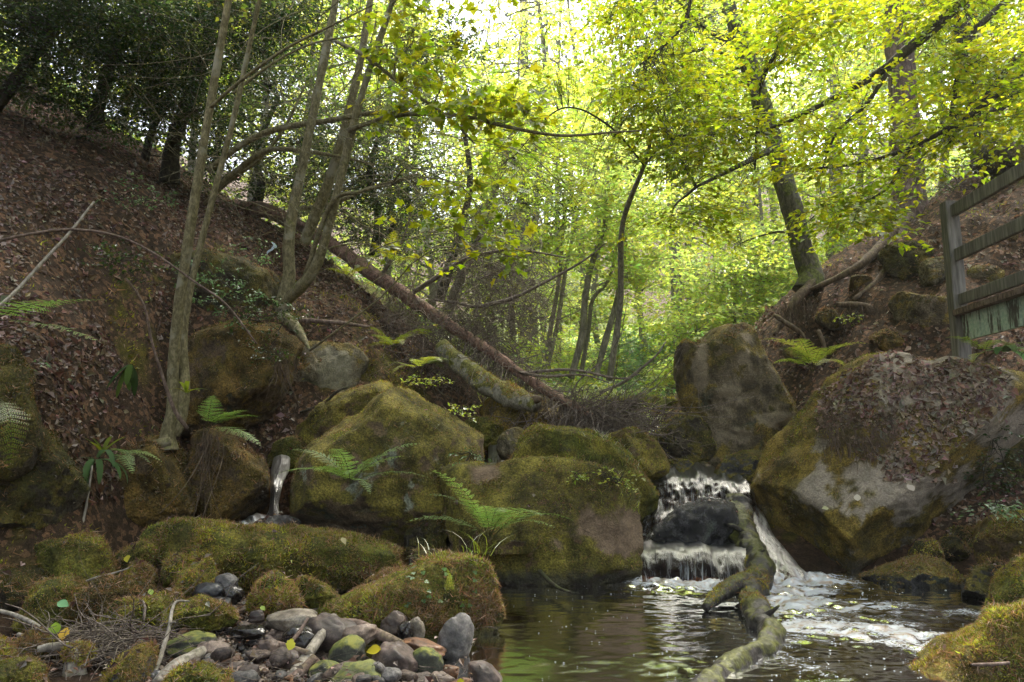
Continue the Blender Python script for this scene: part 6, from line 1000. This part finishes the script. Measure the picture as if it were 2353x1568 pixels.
x = rng.uniform(-30, 34, 26000); y = rng.uniform(15, 50, 26000); A = np.stack([x, y, H(x, y)], 1); B_, Ax, NN, S, _, _ = sprays(A + [0, 0, .25], .6, 4, .17, rng); V, F = leaf_mesh(B_, Ax, NN, S, .6)
c = pal_col(rng, len(B_), 4, 'lime', .3); k = rng.random(len(c)) < .4; c[k] = pal_col(rng, int(k.sum()), 1, 'bluegreen', .3); tag(link('undergrowth', V, F, LM['beech'], None, np.repeat(c, 4, 0), False), 'low leafy undergrowth carpeting the wood floor', 'undergrowth', kind='stuff')
# clover-like sorrel leaves
p, n_ = on_boulder('near boulder rising to a rounded mossy head beside the dark pool', 46, rng, boxpx(930, 1090, 1300, 1400), -.2); q = np.repeat(p + n_ * .02, 3, 0) ; az = np.tile([0, 2.1, 4.2], len(p)) + np.repeat(rng.uniform(0, 6, len(p)), 3); Ax = np.stack([np.cos(az), np.sin(az), 0 * az + .1], 1); NN = norm(np.repeat(n_, 3, 0) + [0, -.2, .8]); Ax = norm(Ax - NN * (Ax * NN).sum(1, keepdims=True)); V, F = leaf_mesh(q, Ax, NN, np.full(len(q), .02), 1.1, .06); tag(link('clover_patch', V, F, LM['fern'], None, np.repeat(pal_col(rng, len(q), 3, 'bluegreen', .1), 4, 0), False), 'patch of wood sorrel leaves on the near rounded mossy head', 'plant', kind='stuff')
x = rng.uniform(-8, 9, 400000); y = rng.uniform(4, 14, 400000); z = H(x, y); q = np.stack([x, y, z], 1); k = ((x < -1) | (x > 3)) & (z > .35) & (rng.random(len(x)) < sstep(.45, .95, mossfield(q)) * (6 / np.maximum(6, np.hypot(x, y))) ** 1.2); q = q[k]
v, f, c = moss_blades(q, Hn(q[:, 0], q[:, 1]), rng, .03, MOSSC['green']); tag(link('bank_moss', v, f, M_MOSS, None, c, False), 'cushions of green moss on the stream banks', 'moss', kind='stuff')
# ================================================================== FALLEN LEAVES
M_LIT = mat_col('dry_leaf', .7, .06, .8, .25); LITC = np.array([(.115, .067, .045), (.155, .1, .07), (.065, .041, .031), (.25, .18, .14), (.125, .085, .066), (.32, .25, .2)])
def litter(name, label, p, n_, rng, size, probs=(.26, .22, .2, .12, .14, .06), up=.5, parent=None):
    n = len(p); N = norm(n_ + rng.normal(size=(n, 3)) * up); A = perp(N, rng); V, F = leaf_mesh(p + n_ * (.012 * rng.random((n, 1))) - A * (size * .4), A, N, size * np.clip(rng.lognormal(-.1, .35, n), .35, 1.9), .62, .16, .12); c = LITC[rng.choice(6, n, p=probs)] * rng.uniform(.6, 1.35, (n, 1)) * (1 + .1 * rng.normal(size=(n, 3)))
    o = link(name, V, F, M_LIT, parent, np.repeat(np.clip(c, .01, .6), 4, 0), False); return tag(o, label, 'fallen leaves', kind='stuff') if parent is None else tag(o, kind='stuff')
rng = np.random.default_rng(700)
def slope_pts(n, x0, x1, y0, y1, thr, zmin=.3):
    x = rng.uniform(x0, x1, n); y = rng.uniform(y0, y1, n); z = H(x, y); nn = Hn(x, y); w = rng.random(n) < np.clip(.55 / nn[:, 2], 0, 1.6) / 1.6 * (6.5 / np.maximum(6.5, np.hypot(x, y))) ** 1.3; q_ = np.stack([x, y, z], 1); mf = mossfield(q_) - .0; w &= rng.random(n) < .2 + .8 * sstep(-.35, .2, fbm(q_ * 1.8, 3, 61)); w &= (z > zmin + .55 * sstep(-4.4, -3.4, x) * (x < 0)) & (rng.random(n) < sstep(thr + .25, thr - .25, mf) * .95 + .05); return np.stack([x, y, z], 1)[w], nn[w]
p, n_ = slope_pts(260000, -9, -1.2, 4, 15, .6); litter('leaf_litter', 'brown dead leaves covering the left slope', p, n_, rng, .066, (.2, .24, .12, .2, .14, .1))
p, n_ = slope_pts(120000, 3.0, 10, 5.5, 15.5, .62, .4); litter('leaf_litter', 'pale brown dead leaves covering the right bank', p, n_, rng, .065, (.14, .2, .08, .28, .12, .18))
p, n_ = slope_pts(120000, -28, 28, 13, 36, 3.); litter('leaf_litter', 'dead leaves on the floor of the far wood', p, n_, rng, .11)
R3 = 'huge sloping boulder on the right bank with bare pale stone and drifts of fallen leaves'
V3, F3, ob3, C3, f3 = BLD[R3]
def r3w(c, n):
    b1 = np.maximum.reduce([boxpx(1880, 2330, 770, 985)(c), .9 * boxpx(2030, 2260, 985, 1110)(c), .5 * boxpx(1960, 2330, 940, 1060)(c)]); g = fbm(c * 1.7, 3, 77); return b1 * (n[:, 2] > .1) * sstep(-.35, .2, g)
p, n_ = sample_mesh(V3, F3, 8500, rng, r3w); litter('leaf_litter', 'drift of pale brown leaves lying on the huge sloping boulder', p, n_, rng, .062, (.06, .16, .03, .34, .1, .31))
def r3m(c, n): return boxpx(1880, 2060, 950, 1030)(c) * (n[:, 2] > -.1)
p, n_ = sample_mesh(V3, F3, 1500, rng, r3m); d = norm(n_ * .35 + rng.normal(size=p.shape) * .6 + [0, -.1, -.25]); L = rng.uniform(.06, .22, len(p)); tw = bezier_twigs(p + n_ * .02, d, L, 4, rng, .6); V, F = tubes(tw, np.full((len(p), 4), .0016) * np.linspace(1, .4, 4)); tag(link('root_mat', V, F, BK['root']), 'dark matted clump of rootlets and needles on the huge sloping boulder', 'roots', kind='stuff')
p, n_ = on_boulder(LB1, 5200, rng, boxpx(1190, 1420, 1075, 1240), -.6); d = norm(n_ * .5 + rng.normal(size=p.shape) * .7 + [0, 0, -.2]); tw = bezier_twigs(p, d, rng.uniform(.02, .1, len(p)), 4, rng, .6); V, F = tubes(tw, np.full((len(p), 4), .0014) * np.linspace(1, .4, 4)); tag(link('needle_mat', V, F, BK['root']), 'brown mat of needles and rootlets on the face of the midstream block', 'litter', kind='stuff')
# dead leaves scattered thinly over the boulders and the bar
P_, N_ = [], []
for lb, (V, F, ob, Cw, f) in BLD.items():
    a, b = sample_mesh(V, F, 14 if Cw[1] < 9 else 8, rng, lambda c, m: m[:, 2] > .45)
    if len(a): P_.append(a + b * .01); N_.append(b)
px = rng.uniform(100, 1100, 260); py = rng.uniform(1380, 1570, 260); q = np.array([wl(a, b, .16) for a, b in zip(px, py)]); q[:, 2] = np.maximum(H(q[:, 0], q[:, 1]), 0) + rng.uniform(.03, .09, 260); P_.append(q); N_.append(np.tile([[0, 0, 1.]], (260, 1)))
litter('leaf_litter', 'single dead leaves scattered over the boulders and cobbles', np.concatenate(P_), np.concatenate(N_), rng, .042, up=.3)
p, n_ = slope_pts(9000, -9, 9, 4, 14, 2.); n = len(p); D = norm(rng.normal(size=(n, 3)) - n_ * .2); D = norm(D - n_ * (D * n_).sum(1, keepdims=True) * .85); tw = bezier_twigs(p + n_ * .03, D, rng.uniform(.08, .45, n), 5, rng, .35); V, F = tubes(tw, np.repeat(rng.lognormal(-5.9, .45, n)[:, None], 5, 1) * np.linspace(1, .4, 5)); tag(link('strewn_twigs', V, F, BK['stick']), 'dead twigs lying among the leaves on both banks', 'twigs', kind='stuff')
def fallen_leaf(label, px, py, Y, wpx, col, lobed=False, seed=0):
    rng = np.random.default_rng(seed); c = P(px, py, Y); s = wpx * mpp(px, py, Y); N = norm(np.array([[rng.normal() * .3, -.75, .8]])); a = rng.uniform(0, 6.28); A = np.array([[math.cos(a), math.sin(a) * .6, math.sin(a) * .7]]); A = norm(A - N * (A * N).sum()); t = np.linspace(0, 1, 9); w = .34 * np.sin(PI * t ** .8) * (1 + (.25 * np.sin(t * 24) if lobed else 0)); lat = np.cross(N, A)[0]
    mid = c + A * (t[:, None] - .5) * s - N * (t[:, None] - .4) ** 2 * s * .35; V = np.stack([mid + lat * (w * s)[:, None] + N * .05 * s, mid, mid - lat * (w * s)[:, None] + N * .05 * s], 1).reshape(-1, 3); b = np.arange(8)[:, None] * 3; F = np.concatenate([b + [0, 1, 4, 3], b + [1, 2, 5, 4]]); tag(link('fallen_leaf', V, F, M_LIT, None, np.tile([col], (len(V), 1))), label, 'leaf')
for k, (lb, px, py, Y, w, col) in enumerate([('golden yellow leaf caught on top of the driftwood stump', 148, 1455, 4.3, 34, (.5, .33, .06)), ('round pale green leaf lying on the sloping mossy boulder', 145, 1388, 4.95, 30, (.2, .4, .2)), ('bright green leaf on moss beside the bleached stick', 125, 1445, 4.5, 42, (.2, .3, .04)), ('yellow green holly leaf on the sandy brown cobble', 668, 1480, 4.35, 32, (.36, .36, .05)), ('narrow yellow leaf between the purple brown cobble and the brown stick', 858, 1494, 4.35, 36, (.42, .36, .03)), ('yellow leaf hanging between two moss lumps at the left', 292, 1284, 5.95, 22, (.42, .38, .05)), ('pale green leaf on soil behind the bright hummock', 346, 1360, 5.1, 18, (.28, .38, .1)), ('light green leaf on the stones below the moss cone', 604, 1398, 5.0, 16, (.3, .4, .1)),
  ('yellow leaf among wet stones at the bottom edge by the pool', 1058, 1566, 4.0, 20, (.4, .36, .03)), ('curled pale leaf on the face of the huge sloping boulder', 2092, 1120, 7.3, 24, (.5, .44, .38)), ('white curled leaf lower on the huge sloping boulder', 1970, 1143, 7.35, 22, (.5, .46, .38)), ('small pale leaf on moss of the huge sloping boulder', 1896, 1168, 7.35, 16, (.42, .42, .24)), ('brown oak-like leaf on the crest of the long mossy boulder', 556, 1220, 6.25, 22, (.3, .17, .08)), ('pale yellow leaf near the right end of the long mossy boulder', 790, 1243, 6.2, 20, (.4, .36, .2))]): fallen_leaf(lb, px, py, Y, w, col, k % 3 == 0, k)
# scrap of pale blue plastic on the left slope
c0 = P(626, 570, 10.7); t = np.linspace(0, 1, 10); q = c0 + np.stack([.05 * np.sin(t * 5), -.03 - .05 * t, .08 - .2 * t], 1); V, F = ribbons(q[None], np.array([.03 * np.sin(PI * (t * .9 + .08)) * (1 + .3 * np.sin(t * 20))]), np.array([[1., .2, .1]])); mp_ = Mat('pale_blue_plastic'); tag(link('plastic_scrap', np.concatenate([V, V + [0, .006, 0]]), [F, F[:, ::-1] + len(V)], mp_.end(mp_.n('BsdfPrincipled', {'Base Color': (.35, .42, .5, 1), 'Roughness': .3}))), 'scrap of pale blue plastic lying on the left slope below the ridge', 'litter')
if HAZE:
    hz = Mat('haze_air'); hv = hz.n('VolumePrincipled', {'Color': (.9, .95, .88, 1), 'Density': HAZE, 'Anisotropy': .35}); hz.t.links.new(hv.outputs[0], hz.out.inputs[1])
    zl, zh = float(_GV[:, 2].min()) - 1.5, 75.; q = np.array([(x, y, z) for z in (zl, zh) for y in (-9, 112) for x in (-72, 72)], float)
    tag(link('haze', q, np.array([[0, 2, 3, 1], [4, 5, 7, 6], [0, 1, 5, 4], [2, 6, 7, 3], [0, 4, 6, 2], [1, 3, 7, 5]]), hz.m, smooth=False), kind='stuff')
# ================================================================== LIGHT, SKY, CAMERA
w = bpy.data.worlds.new('World'); sc.world = w; w.use_nodes = True; nt = w.node_tree
AZ, EL = math.radians(35), math.radians(62)
sky = nt.nodes.new('ShaderNodeTexSky'); sky.sky_type = 'NISHITA'; sky.sun_disc = False; sky.sun_elevation = EL; sky.sun_rotation = AZ; sky.air_density = 1.0; sky.dust_density = 2.5; sky.ozone_density = 1.0
hs = nt.nodes.new('ShaderNodeHueSaturation'); hs.inputs['Saturation'].default_value = .35; nt.links.new(sky.outputs[0], hs.inputs['Color']); nt.links.new(hs.outputs[0], nt.nodes['Background'].inputs[0]); nt.nodes['Background'].inputs[1].default_value = .15
sl = bpy.data.lights.new('sun', 'SUN'); sl.energy = 2.2; sl.angle = math.radians(14); sl.color = (1, .93, .8)
so = bpy.data.objects.new('sun', sl); COL.objects.link(so); S = Vector((math.sin(AZ) * math.cos(EL), math.cos(AZ) * math.cos(EL), math.sin(EL)))
so.rotation_euler = S.to_track_quat('Z', 'Y').to_euler(); so.location = (0, 0, 40)
cd = bpy.data.cameras.new('camera'); cam = bpy.data.objects.new('camera', cd); COL.objects.link(cam); cam.location = CAM; cam.rotation_euler = (math.radians(90) + PITCH, 0, 0)
cd.sensor_width = 36; cd.lens = 36 * FPX / 2353; cd.clip_start = .05; cd.clip_end = 1000; sc.camera = cam
sc.render.engine = 'CYCLES'; c = sc.cycles; c.max_bounces = 12; c.diffuse_bounces = 8; c.transmission_bounces = 10; c.transparent_max_bounces = 10; c.glossy_bounces = 3; c.use_denoising = True; c.sample_clamp_indirect = 8; c.caustics_reflective = False
try:
    c.denoiser = 'OPENIMAGEDENOISE'; c.denoising_input_passes = 'RGB_ALBEDO_NORMAL'; c.denoising_prefilter = 'ACCURATE'
except Exception as e: print(e)
v = sc.view_settings; v.view_transform = 'Standard'; v.look = 'None'; v.exposure = EXPOSURE; v.gamma = 1
